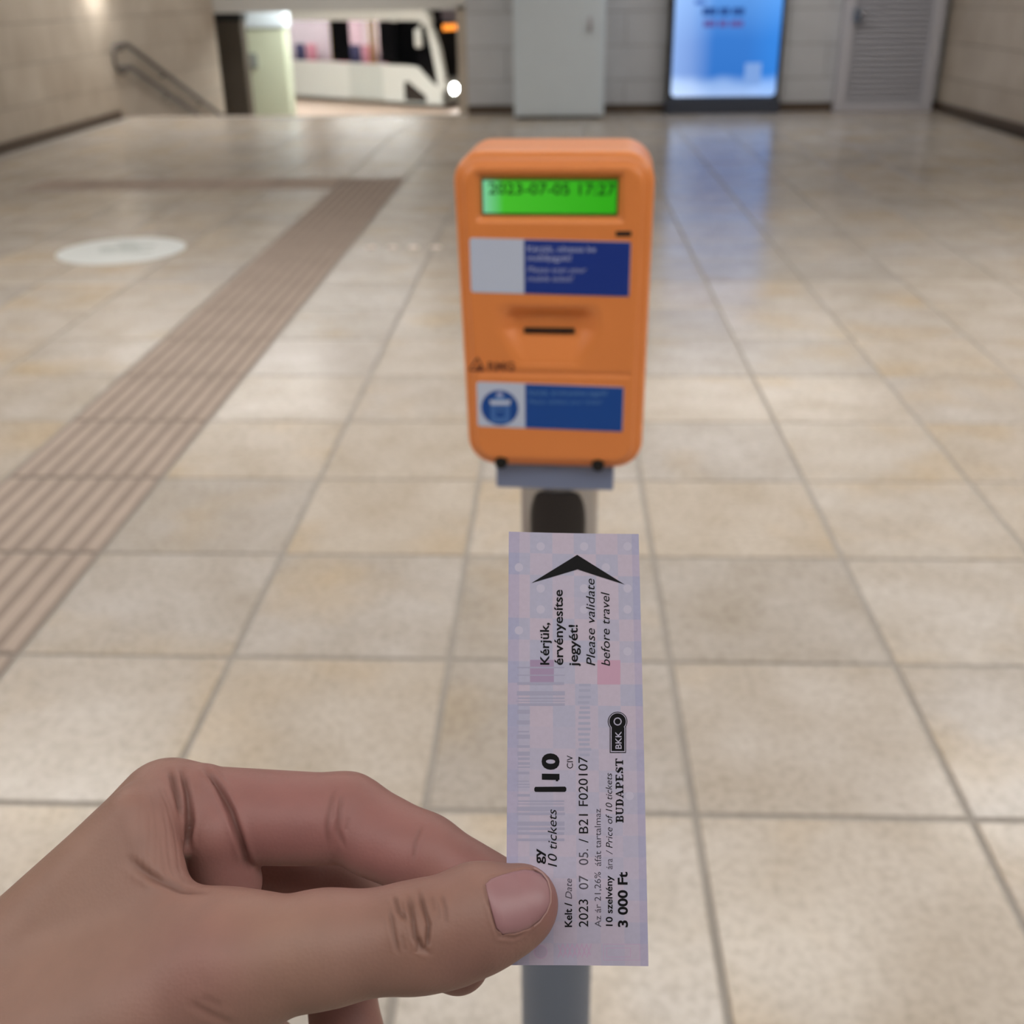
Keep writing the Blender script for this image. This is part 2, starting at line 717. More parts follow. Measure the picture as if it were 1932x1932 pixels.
# left wall: runs past the hall's end, down beside the stair
wl = MB().box(XL - 0.3, XL, YB, 18.3, -2.2, ZC).build('wall_left', M['wallgap'])
struct(wl, 'beige limestone panel wall with the stair handrail', 'wall')
panels(wl, (XL, 18.3), -math.pi / 2 + math.pi, -19.3, 0.0, -0.375, ZC, M['wall'])
# right wall, a touch out of square
wr_ang = math.radians(2.5)
wr = empty('wall_right', (XR + 0.02, YF, 0), wr_ang)
struct(wr, 'dim beige limestone panel wall beside the louvred door', 'wall')
wrb = MB().box(0, 0.3, -19.5, 0.3, -0.2, ZC).build('wall_body', M['wallgap'], wr)
wall_r_me = {}
z, k = 0.0, 0
while z < ZC - 0.02:
    s = -(0.46 if k % 2 else 0)
    while s < 14.0:
        a, b = max(s, 0), s + 0.92
        key = round(b - a, 3)
        if key not in wall_r_me:
            wall_r_me[key] = panel_mesh(b - a - 0.006, 0.369)
            wall_r_me[key].materials.append(M['wall'])
        o = obj('stone_panel', wall_r_me[key], None, wr, loc=(0, -(a + b) / 2, z + 0.1875))
        o.rotation_euler = (0, 0, -math.pi / 2)
        s += 0.92
    z += 0.375
    k += 1
# far wall right of the stair opening
XO = -1.12
wf = MB().box(XO, XR + 0.6, YF + 0.02, YF + 0.4, -0.2, ZC).build('wall_far', M['wallgap'])
struct(wf, 'grey stone panel wall at the far end of the hall', 'wall')
panels(wf, (XO, YF + 0.02), 0.0, 0.0, 5.65, 0.0, ZC, M['wall_grey'], pw=0.95)
wb = MB().box(XL - 0.3, XR + 1.4, YB - 0.3, YB, -0.3, ZC).build('wall_behind', M['base'])
struct(wb, 'dark wall behind the viewer', 'wall')
ce = MB().box(XL - 0.3, XR + 1.4, YB - 0.3, 18.3, ZC, ZC + 0.3).build('ceiling', M['ceil'])
struct(ce, 'pale painted hall ceiling', 'ceiling')
# baseboards
bl = MB().box(XL + 0.0, XL + 0.03, YB, 13.85, 0, 0.095).build('baseboard_left', M['base'])
struct(bl)
br = MB().box(-0.03, -0.012, -19, -0.06, 0, 0.10).build('baseboard_right', M['base'], None)
br.location = (XR + 0.02, YF, 0)
br.rotation_euler = (0, 0, wr_ang)
struct(br)
bf = MB().box(XO, XR, YF - 0.02, YF + 0.008, 0, 0.10).build('baseboard_far', M['base'])
struct(bf)

# stair down to the platform, lintel and pillar
ZP = -1.9
st = MB()
ns = 12
for k in range(ns):
    z1 = -(k + 1) * 1.9 / (ns + 1)
    st.box(XL, XO, YF + k * 0.3, YF + (k + 1) * 0.3, ZP - 0.2, z1)
sto = st.build('floor_stair', M['wall_grey'])
struct(sto, 'stone stair going down to the platform', 'stair')
tr = MB().box(XL + 0.03, XO, YF - 0.12, YF + 0.01, -0.02, 0.004).build('trim_1', mat('stair_nosing', srgb(196, 186, 176), 0.5, noise=0.05))
struct(tr)
lt = MB().box(XL - 1.5, XO + 0.5, 18.3, 18.9, 1.1, ZC + 0.3).build('trim_2', M['ceil'])
struct(lt, 'painted beam over the stair opening', 'beam')
rp0 = at_Y(864, 100, 18.4)
rp = MB().box(rp0[0], rp0[0] + 1.2, 18.3, 18.6, ZP, 1.15).build('wall_stair', M['wall'])
struct(rp, 'beige wall end at the right of the stair opening', 'wall')
# wall beside the stair between hall end and beam
ws = MB().box(XO + 0.02, XO + 0.3, YF + 0.4, 18.3, ZP, ZC).build('wall_stairside', M['wall'])
struct(ws)
pf = MB().box(-26, 10, 17.6, 60, ZP - 0.3, ZP).build('floor_platform', mat('platform_floor', srgb(214, 190, 172), 0.5, noise=0.08, nscale=2))
struct(pf, 'peach coloured platform floor below the hall', 'floor')
pc = MB().box(-26, 10, 18.9, 60, 1.75, 2.0).build('ceiling_platform', M['ceil'])
struct(pc)
tw = MB().box(-26, 10, 52, 52.4, ZP, 2).build('wall_tunnel', mat('tunnel_black', (0.01, 0.01, 0.011), 0.9, noise=0.2))
struct(tw, 'dark tunnel wall behind the train', 'wall')

# ------------------------------------------------------------------ ceiling lamps of the hall
lamp_housing = mat('lamp_housing', srgb(225, 225, 225), 0.5, noise=0.02)
lamp_on = lamp_mat('hall_lamp_light', (1.0, 0.965, 0.92), LAMP_POWER)
hous = MB().box(-1.25, 1.25, -0.55, 0.55, -0.03, 0.0).mesh('housing')
hous.materials.append(lamp_housing)
dif = MB().box(-1.2, 1.2, -0.5, 0.5, -0.04, -0.028).mesh('diffuser')
dif.materials.append(lamp_on)
LAMPS = [(-2.8, -0.4), (0.0, -0.7), (2.8, -0.4), (-2.8, 2.2), (2.8, 2.2), (0.4, 3.9), (-3.4, 5.0), (3.4, 5.0), (-4.0, 12.4), (2.3, 12.2), (-3.2, 16.2)]  # last three are unseen fill, added to brighten far walls and stair
wh = ['behind the viewer on the left', 'straight behind the viewer', 'behind the viewer on the right', 'left of the viewer', 'right of the viewer',
      'above the near slabs past the validator', 'above the left of the hall', 'above the right of the hall',
      'dimmer, added to light the left wall, in front of the stair', 'dimmer, added to light the far wall, in front of the advertising screen', 'added over the stair to brighten its walls']
lamp_rel = [0.85, 0.62, 1.1, 0.55, 0.55, 1.1, 1.35, 1.5, 1.3, 0.8, 0.95]
lamp_difs = {}
for q in set(lamp_rel):
    lamp_difs[q] = dif.copy()
    lamp_difs[q].materials[0] = lamp_mat('hall_lamp_light', (1.0, 0.965, 0.92), LAMP_POWER * q)
for (x, y), t, q in zip(LAMPS, wh, lamp_rel):
    e = empty('ceiling_lamp', (x, y, ZC))
    tag(e, 'flat white ceiling lamp ' + t, 'lamp', 'ceiling lamps of the hall')
    obj('housing', hous, None, e)
    obj('diffuser', lamp_difs[q], None, e)


# wall washer above the top of the stair
def washer(name, label, loc, power, r=0.07):
    e = empty(name, loc)
    tag(e, label, 'lamp')
    mb = MB()
    mb.lathe([(r + .012, -0.04), (r + .012, 0.12), (0.02, 0.13), (0.02, 0.15)], 24)
    mb.f.pop(-2)
    mb.build('housing', M['dark'], e, 'auto')
    MB().tube([(-0.24, 0, 0.06), (-r, 0, 0.06)], 0.018, 12).build('wall_arm', M['dark'], e, True)
    MB().lathe([(r, -0.006), (r, 0.0)], 24).build('diffuser', lamp_mat(name + '_light', (1.0, 0.96, 0.9), power), e)
    return e


washer('wall_washer_lamp', 'round wall lamp throwing light on the wall above the handrail', (XL + 0.24, 13.6, 1.74), WASH_POWER)

# ------------------------------------------------------------------ handrail on the left wall
hr = empty('stair_handrail', (XL + 0.08, 14.0, 0.0))
tag(hr, 'double dark steel handrail sloping down the left wall', 'handrail')
sl = -0.33


def rail_pts(y0, z0, y1):
    return [(0, y0, z0), (0, y1, z0 + sl * (y1 - y0))]


for zz in (0.82, 0.56):
    ext = 0.16
    pts = [(0, -ext, zz - 0.01), (0, -ext + .08, zz), (0, 0.25, zz)]
    for k in range(1, 14):
        y = 0.25 + k * 0.28
        pts.append((0, y, zz + sl * (y - 0.25)))
    MB().tube(pts, 0.03, 12).build('rail', M['rail'], hr, True)
loop = [(0, -0.14, 0.815)] + [(0, -0.15 - 0.08 * math.sin(a), 0.69 + 0.13 * math.cos(a)) for a in np.linspace(0.2, math.pi - 0.2, 9)] + [(0, -0.14, 0.555)]
MB().tube(loop, 0.022, 12).build('end_loop', M['rail'], hr, True)
for y in (0.1, 1.45, 2.9):
    for zz in (0.82, 0.56):
        z = zz + sl * max(0, y - 0.25)
        b_ = MB().tube([(0, y, z - 0.02), (-0.03, y, z - 0.06), (-0.08, y, z - 0.06)], 0.012, 10).build('bracket', M['rail'], hr, True)
        MB().tube([(-0.08, y, z - 0.06), (-0.072, y, z - 0.06)], 0.035, 14).build('wall_flange', M['rail'], b_, 'auto')

# ------------------------------------------------------------------ dark column and pale green column at the stair foot
dc = empty('dark_column', (0, 0, 0))
c0, c1 = at_Y(405, 60, 19.2), at_Y(462, 100, 19.2)
dc.location = ((c0[0] + c1[0]) / 2, 19.3, ZP)
tag(dc, 'dark brown square column at the foot of the stair', 'column')
hw = (c1[0] - c0[0]) / 2
cm = mat('dark_column_paint', srgb(86, 78, 68), 0.5, noise=0.12, nscale=4)
MB().bevel_box(-hw, hw, -0.15, 0.15, 0, 2.95, 0.02).build('shaft', cm, dc)
MB().bevel_box(-hw - 0.02, hw + 0.02, -0.17, 0.17, 0, 0.12, 0.01).build('plinth', M['base'], dc)
MB().bevel_box(-hw - 0.02, hw + 0.02, -0.17, 0.17, 2.86, 2.98, 0.01).build('cap', M['dark'], dc)

g0, g1 = at_Y(462, 100, 21), at_Y(540, 100, 21)
gc = empty('green_column', ((g0[0] + g1[0]) / 2, 21.2, ZP))
tag(gc, 'broad pale green column between dark column and train', 'column')
hw = (g1[0] - g0[0]) / 2
gm = mat('pale_green_tile', srgb(205, 212, 188), 0.35, noise=0.05, nscale=3)
MB().bevel_box(-hw, hw, -0.2, 0.2, 0, 2.70, 0.03).build('shaft', gm, gc)
MB().bevel_box(-hw - 0.03, hw + 0.03, -0.23, 0.23, 2.70, 3.1, 0.03).build('capital', M['white'], gc)
p_ = at_Y(475, 115, 21)
MB().bevel_box(-hw - 0.01, -hw + 0.22, -0.23, -0.19, p_[2] - ZP - 0.13, p_[2] - ZP + 0.13, 0.01).build('notice_plate', mat('notice_grey', srgb(140, 145, 140), 0.5, noise=0.1), gc)

# ------------------------------------------------------------------ platform lamps
plat_on = lamp_mat('platform_lamp_light', (0.97, 1.0, 0.96), PLATFORM_POWER)
ph_ = MB().box(-1.6, 1.6, -0.65, 0.65, -0.03, 0.0).mesh('housing')
ph_.materials.append(lamp_housing)
pd_ = MB().box(-1.55, 1.55, -0.6, 0.6, -0.045, -0.028).mesh('diffuser')
pd_.materials.append(plat_on)
for k, (x, y, t) in enumerate([(-3.7, 20.5, 'nearest the stair'), (-8.0, 30.0, 'over the train doors'), (-5.0, 31.0, 'over the nose of the train'), (-10.5, 34.5, 'furthest along the train')]):
    e = empty('platform_lamp', (x, y, 1.74), math.atan2(-0.59, 0.806))
    tag(e, 'long white platform lamp ' + t, 'lamp', 'lamps over the platform')
    obj('housing', ph_, None, e)
    obj('diffuser', pd_, None, e)

# ------------------------------------------------------------------ the train at the platform
TA = on_z(550, 186, ZP)
TB = on_z(838, 206, ZP)
sv = (TB - TA)
sv /= np.linalg.norm(sv)
tn = np.array([sv[1], -sv[0], 0])
train = empty('metro_train', (TB[0], TB[1], ZP), math.atan2(sv[1], sv[0]))
tag(train, 'white metro train with black window band standing at the platform', 'train')
# local frame: x towards the nose (0 = nose), y away from the viewer, z up
tw_ = mat('train_white', srgb(226, 230, 226), 0.3, noise=0.02, coat=0.2)
tb_ = mat('train_black', srgb(16, 16, 18), 0.12, noise=0.1)
tg_ = glass_mat('train_glass', (0.8, 0.82, 0.82), 0.06)
LX = -13.0


def pan(name, pts, m, y0=0.0, y1=0.06, parent=train):
    return MB().prism(pts, y0, y1).build(name, m, parent)


# lower side with the sloping front corner
pan('lower_panel', [(LX, 0.12), (-1.66, 0.12), (-1.62, 0.98), (-1.45, 1.2), (LX, 1.24)], tw_)
pan('nose_panel', [(-1.66, 0.12), (0.02, 0.12), (0.02, 0.5), (-0.42, 0.72), (-0.85, 1.06), (-1.1, 1.18), (-1.45, 1.2), (-1.62, 0.98), (-1.62, 0.74),
                   (-1.45, 0.74), (-0.72, 0.36), (-0.72, 0.18), (-1.66, 0.18)][:8] + [(-1.66, 0.74), (-1.45, 0.74), (-0.72, 0.34), (-0.72, 0.16), (-1.66, 0.16)], tw_)
pan('corner_window', [(-1.64, 0.17), (-0.74, 0.17), (-0.74, 0.33), (-1.46, 0.72), (-1.64, 0.72)], tb_, 0.01, 0.05)
pan('roof_cove', [(LX, 2.44), (-1.0, 2.46), (-0.75, 2.42), (-0.58, 2.28), (-0.42, 2.34), (-0.5, 2.62), (-0.7, 2.8), (-1.0, 2.86), (LX, 2.86)], tw_, -0.02, 0.2)
pan('front_pillar', [(-0.58, 2.28), (-0.42, 1.7), (-0.28, 1.1), (-0.2, 0.6), (-0.42, 0.72), (0.02, 0.5), (0.12, 0.6), (0.02, 1.1), (-0.12, 1.7), (-0.42, 2.4)][:4] + [(0.02, 0.5), (0.1, 0.62), (0.0, 1.1), (-0.14, 1.7), (-0.42, 2.34)], tw_, -0.01, 0.15)
# black band with openings
WIN = [(-6.95, -4.8), (-4.0, -2.62), (-1.9, -1.0)]
edges = [(LX, -10.4)] + [(-9.9, -7.3)] + WIN
zs0, zs1 = 1.24, 2.45
prev = LX
for a, b in [(-12.5, -10.4), (-9.9, -7.3)] + WIN:
    pan('window_pillar', [(prev, zs0), (a, zs0), (a, zs1), (prev, zs1)], tb_, 0.0, 0.07)
    prev = b
pan('window_pillar', [(-1.0, 1.24), (-0.85, 1.06), (-0.42, 0.74), (-0.24, 0.66), (-0.3, 1.1), (-0.44, 1.7), (-0.6, 2.28), (-0.75, 2.42), (-1.0, 2.45)], tb_, 0.0, 0.07)
for a, b in [(-12.5, -10.4), (-9.9, -7.3)] + WIN:
    pan('window_pane', rrect(a, b, zs0, zs1, 0.12), tg_, 0.02, 0.03)
for zz in (0.95, 0.72, 0.5, 0.30):
    pan('side_rib', [(LX, zz), (-4.1, zz), (-4.1, zz + 0.03), (LX, zz + 0.03)], tw_, -0.015, 0.0)
dm = mat('train_door_grey', srgb(206, 212, 208), 0.3, noise=0.02)
for a, b in ((-4.05, -3.33), (-3.29, -2.57)):
    pan('door_leaf', [(a, 0.18), (b, 0.18), (b, 1.2), (a, 1.2)], dm, -0.02, 0.0)
pan('door_sill', [(-4.15, 0.08), (-2.5, 0.08), (-2.5, 0.17), (-4.15, 0.17)], mat('sill_metal', srgb(165, 160, 150), 0.4, noise=0.1), -0.04, 0.0)
MB().bevel_box(-2.0, -1.72, -0.12, 0.0, 2.44, 2.52, 0.02).build('rain_strip', tw_, train)
mir = MB().bevel_box(-0.98, -0.72, -0.16, -0.03, 1.72, 2.24, 0.06).build('wing_mirror', tw_, train, True)
MB().tube([(-0.85, -0.1, 2.2), (-0.75, -0.05, 2.36), (-0.68, 0.0, 2.4)], 0.03).build('mirror_arm', tw_, mir, True)
# nose: windscreen, lamps
MB().add([(-0.42, 0.1, 2.4), (0.02, 0.1, 0.9), (0.02, 2.5, 0.9), (-0.42, 2.5, 2.4), (-0.5, 0.1, 2.4), (-0.06, 0.1, 0.9), (-0.06, 2.5, 0.9), (-0.5, 2.5, 2.4)],
         [(0, 1, 2, 3), (7, 6, 5, 4), (0, 4, 5, 1), (1, 5, 6, 2), (2, 6, 7, 3), (3, 7, 4, 0)]).build('windscreen', tb_, train)
MB().bevel_box(-0.1, 0.06, 0.0, 2.55, 0.12, 0.9, 0.03).build('nose_apron', mat('train_grey', srgb(120, 120, 116), 0.35, noise=0.05), train)
MB().bevel_box(-0.5, -0.3, 0.35, 1.9, 2.12, 2.4, 0.02).build('destination_box', tb_, train)
am = lamp_mat('amber_sign_light', (1.0, 0.30, 0.04), 2.2)
for k in range(5):
    MB().box(-0.33, -0.29, 0.42 + k * 0.16, 0.54 + k * 0.16, 2.18, 2.34).build('amber_sign', am, train)
hl = lamp_mat('headlight_light', (1.0, 1.0, 0.96), 30.0)
for y in (0.42, 2.1):
    MB().tube([(0.04, y, 0.56), (0.10, y, 0.56)], [0.15, 0.13], 20).build('headlight', hl, train)
# shell behind
MB().box(LX, -0.2, 2.55, 2.62, 0.12, 2.8).build('far_side', mat('train_inside', srgb(212, 196, 200), 0.5, noise=0.12, nscale=1.2), train)
MB().box(LX, -0.4, 0.05, 2.6, 2.75, 2.86).build('roof', tw_, train)
MB().box(LX, -0.1, 0.05, 2.6, 0.1, 0.2).build('underframe', M['dark'], train)
MB().box(LX, -2.2, 1.2, 1.4, 2.66, 2.74).build('saloon_light', lamp_mat('saloon_light', (1.0, 0.94, 0.94), 26.0), train)
MB().box(-2.35, -2.28, 0.06, 2.55, 0.2, 2.75).build('cab_bulkhead', tb_, train)
pm = mat('seat_pink', srgb(196, 128, 140), 0.6, noise=0.15, nscale=3)
sm_ = mat('seat_navy', srgb(52, 50, 84), 0.6, noise=0.15, nscale=3)
for k, (x, m) in enumerate([(-6.55, pm), (-5.95, sm_), (-5.35, pm), (-4.3, pm), (-2.75, pm), (-8.2, pm), (-8.8, sm_)]):
    s_ = MB().bevel_box(x - 0.24, x + 0.24, 1.6, 2.1, 0.62, 0.74, 0.04).build('seat', m, train, True)
    MB().bevel_box(x - 0.24, x + 0.24, 2.1, 2.22, 0.7, 1.62, 0.05).build('seat_back', m, s_, True)
ym = mat('grab_pole_yellow', srgb(206, 160, 40), 0.35, noise=0.05)
for x in (-3.32, -3.12, -5.1):
    MB().tube([(x, 0.3, 0.2), (x, 0.3, 2.75)], 0.045, 10).build('grab_pole', ym, train, True)
for k, (x, cc) in enumerate([(-6.4, srgb(222, 190, 196)), (-5.4, srgb(232, 210, 206)), (-3.75, srgb(214, 150, 160)), (-2.9, srgb(222, 196, 222))]):
    MB().box(x - 0.42, x + 0.42, 2.5, 2.545, 1.3, 2.4).build('interior_panel', mat('interior_panel', cc, 0.5, noise=0.2, nscale=2.5), train)

# ------------------------------------------------------------------ white cabinet, screen, louvred door on the far wall
x0, x1 = on_z(970, 226, 0), on_z(1138, 222, 0)
cab = empty('utility_cabinet', (0, 0, 0))
cx, chw = (x0[0] + x1[0]) / 2, (x1[0] - x0[0]) / 2
cab.location = (cx, 13.62, 0)
tag(cab, 'tall white metal cabinet against the far grey wall', 'cabinet')
MB().bevel_box(-chw, chw, -0.27, 0.36, 0.03, 2.1, 0.012).build('body', M['white'], cab)
MB().bevel_box(-chw + 0.03, chw - 0.03, -0.25, 0.33, 0.0, 0.035, 0.004).build('plinth', M['dark'], cab)
dr = MB().bevel_box(-chw + 0.035, chw - 0.045, -0.292, -0.27, 0.06, 2.06, 0.006).build('door', M['white'], cab)
hb = MB().bevel_box(chw - 0.2, chw - 0.15, -0.318, -0.292, 0.92, 1.08, 0.008).build('handle', M['louvre'], dr)
MB().tube([(chw - 0.175, -0.31, 0.97), (chw - 0.175, -0.335, 0.97)], 0.02, 14).build('lock', M['steel'], dr, 'auto')

sc0, sc1 = at_Y(1258, 150, 13.88), at_Y(1470, 150, 13.88)
scr = empty('advertising_screen', ((sc0[0] + sc1[0]) / 2, 13.86, 0))
tag(scr, 'tall blue glowing advertising screen on a dark stand', 'screen')
shw = (sc1[0] - sc0[0]) / 2
zb = at_Y(1360, 181, 13.86)[2]
MB().bevel_box(-shw, shw, -0.06, 0.12, 0.16, 2.5, 0.015).build('housing', M['dark'], scr)
MB().bevel_box(-shw - 0.01, shw + 0.01, -0.1, 0.12, 0.0, 0.17, 0.012).build('stand', M['frame'], scr)


def screen_mat():
    m = bpy.data.materials.new('screen_picture')
    m.use_nodes = True
    nt = m.node_tree
    nt.nodes.clear()
    L = nt.links.new
    tc = nt.nodes.new('ShaderNodeTexCoord')
    sp = nt.nodes.new('ShaderNodeSeparateXYZ')
    L(tc.outputs['Generated'], sp.inputs[0])
    n = nt.nodes.new('ShaderNodeTexNoise')
    n.inputs['Scale'].default_value = 1.8
    L(tc.outputs['Object'], n.inputs['Vector'])
    ad = nt.nodes.new('ShaderNodeMath')
    ad.operation = 'MULTIPLY_ADD'
    L(n.outputs['Fac'], ad.inputs[0])
    ad.inputs[1].default_value = 0.10
    L(sp.outputs[2], ad.inputs[2])
    r = nt.nodes.new('ShaderNodeValToRGB')
    st_ = [(0.05, srgb(170, 200, 250)), (0.105, srgb(150, 185, 240)), (0.16, srgb(55, 120, 205)), (0.32, srgb(60, 125, 210)), (0.6, srgb(105, 165, 240)), (1.0, srgb(90, 150, 235))]
    els = r.color_ramp.elements
    while len(els) < len(st_):
        els.new(0.5)
    for e, (p, c) in zip(els, st_):
        e.position = p
        e.color = (*c, 1)
    L(ad.outputs[0], r.inputs[0])
    rx = nt.nodes.new('ShaderNodeValToRGB')
    sx = [(0.0, (0.55, 0.6, 0.6)), (0.16, (0.4, 0.4, 0.35)), (0.38, (0, 0, 0)), (0.7, (0, 0, 0.0)), (0.93, (0.0, 0.10, 0.3)), (1.0, (0.0, 0.1, 0.3))]
    els = rx.color_ramp.elements
    while len(els) < len(sx):
        els.new(0.5)
    for e, (p, c) in zip(els, sx):
        e.position = p
        e.color = (*c, 1)
    L(sp.outputs[0], rx.inputs[0])
    mx = nt.nodes.new('ShaderNodeMix')
    mx.data_type = 'RGBA'
    mx.blend_type = 'ADD'
    mx.inputs['Factor'].default_value = 0.45
    L(r.outputs[0], mx.inputs['A'])
    L(rx.outputs[0], mx.inputs['B'])
    e = nt.nodes.new('ShaderNodeEmission')
    e.inputs[1].default_value = SCREEN_POWER
    L(mx.outputs['Result'], e.inputs[0])
    o = nt.nodes.new('ShaderNodeOutputMaterial')
    L(e.outputs[0], o.inputs[0])
    return m


pic = MB().prism(rrect(-shw + 0.05, shw - 0.05, zb, 2.42, 0.05), -0.072, -0.06).build('picture', screen_mat(), scr)


def screen_bar(px0, px1, py0, py1, c, name='printed_block'):
    a, b = at_Y(px0, py1, 13.83), at_Y(px1, py0, 13.83)
    lx = scr.location.x
    MB().box(a[0] - lx, b[0] - lx, -0.0745, -0.0725, a[2], b[2]).build(name, lamp_mat('screen_ink', c, SCREEN_POWER), pic)


for a, b in ((1324, 1352), (1356, 1376), (1380, 1404)):
    screen_bar(a, b, 14, 29, srgb(48, 84, 150))
for a, b in ((1326, 1350), (1354, 1372), (1376, 1402)):
    screen_bar(a, b, 38, 51, srgb(96, 92, 160))
screen_bar(1402, 1436, 118, 160, srgb(128, 165, 225))
screen_bar(1310, 1330, 0, 8, srgb(70, 110, 190))

ld0, ld1 = at_Y(1573, 205, 13.87), at_Y(1757, 205, 13.87)
door = empty('door_1', ((ld0[0] + ld1[0]) / 2, 13.92, 0))
struct(door, 'pale grey louvred metal door near the right corner', 'door')
dhw = (ld1[0] - ld0[0]) / 2
fw = 0.13
MB().bevel_box(-dhw, -dhw + fw, -0.06, 0.1, 0.0, 2.15, 0.012).build('door_frame', M['louvre'], door)
MB().bevel_box(dhw - fw, dhw, -0.06, 0.1, 0.0, 2.15, 0.012).build('door_frame', M['louvre'], door)
MB().bevel_box(-dhw + fw, dhw - fw, -0.06, 0.1, 0.0, 0.10, 0.012).build('door_frame', M['louvre'], door)
MB().bevel_box(-dhw + fw, dhw - fw, -0.06, 0.1, 2.05, 2.15, 0.012).build('door_frame', M['louvre'], door)
MB().box(-dhw + fw, dhw - fw, 0.0, 0.05, 0.1, 2.05).build('door_back', M['grey'], door)
slm = MB().add([(-dhw + fw, -0.045, -0.02), (dhw - fw, -0.045, -0.02), (dhw - fw, 0.0, 0.026), (-dhw + fw, 0.0, 0.026),
                (-dhw + fw, -0.038, -0.026), (dhw - fw, -0.038, -0.026), (dhw - fw, 0.006, 0.02), (-dhw + fw, 0.006, 0.02)],
               [(0, 1, 2, 3), (7, 6, 5, 4), (0, 4, 5, 1), (1, 5, 6, 2), (2, 6, 7, 3), (3, 7, 4, 0)]).mesh('slat')
slm.materials.append(M['louvre'])
for k in range(32):
    obj('slat', slm, None, door, loc=(0, 0, 0.135 + k * 0.0605))
hd = MB().bevel_box(-dhw + 0.10, -dhw + 0.19, -0.1, -0.06, 0.98, 1.12, 0.012).build('door_handle', M['grey'], door)
MB().tube([(-dhw + 0.145, -0.1, 1.08), (-dhw + 0.145, -0.14, 1.08), (-dhw + 0.26, -0.14, 1.07)], 0.012, 10).build('lever', M['steel'], hd, True)

# ------------------------------------------------------------------ floor sticker and studs
dsk = empty('floor_sticker', (-2.6, 6.37, 0.0))
tag(dsk, 'round white sticker on the floor slabs left of the tactile strip', 'sticker')
MB().lathe([(0.37, 0.0), (0.37, 0.0012), (0.365, 0.0016)], 64).build('sheet', mat('sticker_white', srgb(226, 232, 232), 0.45, noise=0.03, nscale=3), dsk)
sk = mat('sticker_ink', srgb(168, 180, 176), 0.5, noise=0.1)
for (a, b, c_, d_) in [(-0.15, 0.10, 0.02, 0.06), (-0.05, 0.16, 0.10, 0.135), (0.0, 0.2, -0.06, -0.03), (-0.12, -0.02, -0.06, -0.03), (-0.1, 0.02, 0.17, 0.2)]:
    MB().box(a, b, c_, d_, 0.0016, 0.002).build('printed_mark', sk, dsk)
stm = mat('stud_pale', srgb(240, 226, 216), 0.3, noise=0.05)
for k, px in enumerate((700, 740, 780, 822)):
    p = on_z(px, 467)
    e = empty('floor_stud', (p[0], p[1], 0.0))
    tag(e, ['small round floor stud, nearest the tactile strip', 'small round floor stud, second from the tactile strip',
            'small round floor stud, third from the tactile strip', 'small round floor stud, closest to the orange validator'][k], 'stud', 'row of floor studs')
    MB().lathe([(0.034, 0), (0.031, 0.004), (0.022, 0.008), (0.008, 0.0095)], 20).build('stud_cap', stm, e, True)

# ------------------------------------------------------------------ ticket validator on its pole
VROT = math.radians(-3.2)
VP0 = np.array([-0.0045, 0.85, 1.0])
vn = np.array([math.sin(VROT), -math.cos(VROT), 0.0])   # front normal
vx = np.array([math.cos(VROT), math.sin(VROT), 0.0])


def vf(px, py, off=0.0):
    """pixel to the face plane of the validator: local x, z (off = plane moved back)"""
    p = on_plane(px, py, VP0 - vn * off, vn)
    return float(np.dot(p - VP0, vx)), float(p[2] - VP0[2])


val = empty('ticket_validator', (VP0[0], VP0[1], VP0[2]), VROT)
tag(val, 'orange ticket validator with green display mounted on a grey pole', 'validator')
ztop = vf(1042, 288)[1]
zbot = vf(1042, 888)[1]
xlt, xrt = vf(851, 330)[0], vf(1237, 330)[0]
xlb, xrb = vf(881, 850)[0], vf(1212, 850)[0]
zt_, zb_ = vf(1042, 330)[1], vf(1042, 850)[1]
DEP = 0.095
S_ = 1000.0
lcd = [vf(908, 337, 0.004), vf(1165, 406, 0.004)]
slot = [vf(989, 619, 0.008), vf(1084, 627, 0.008)]
dish_o = [vf(935, 572), vf(1145, 692)]


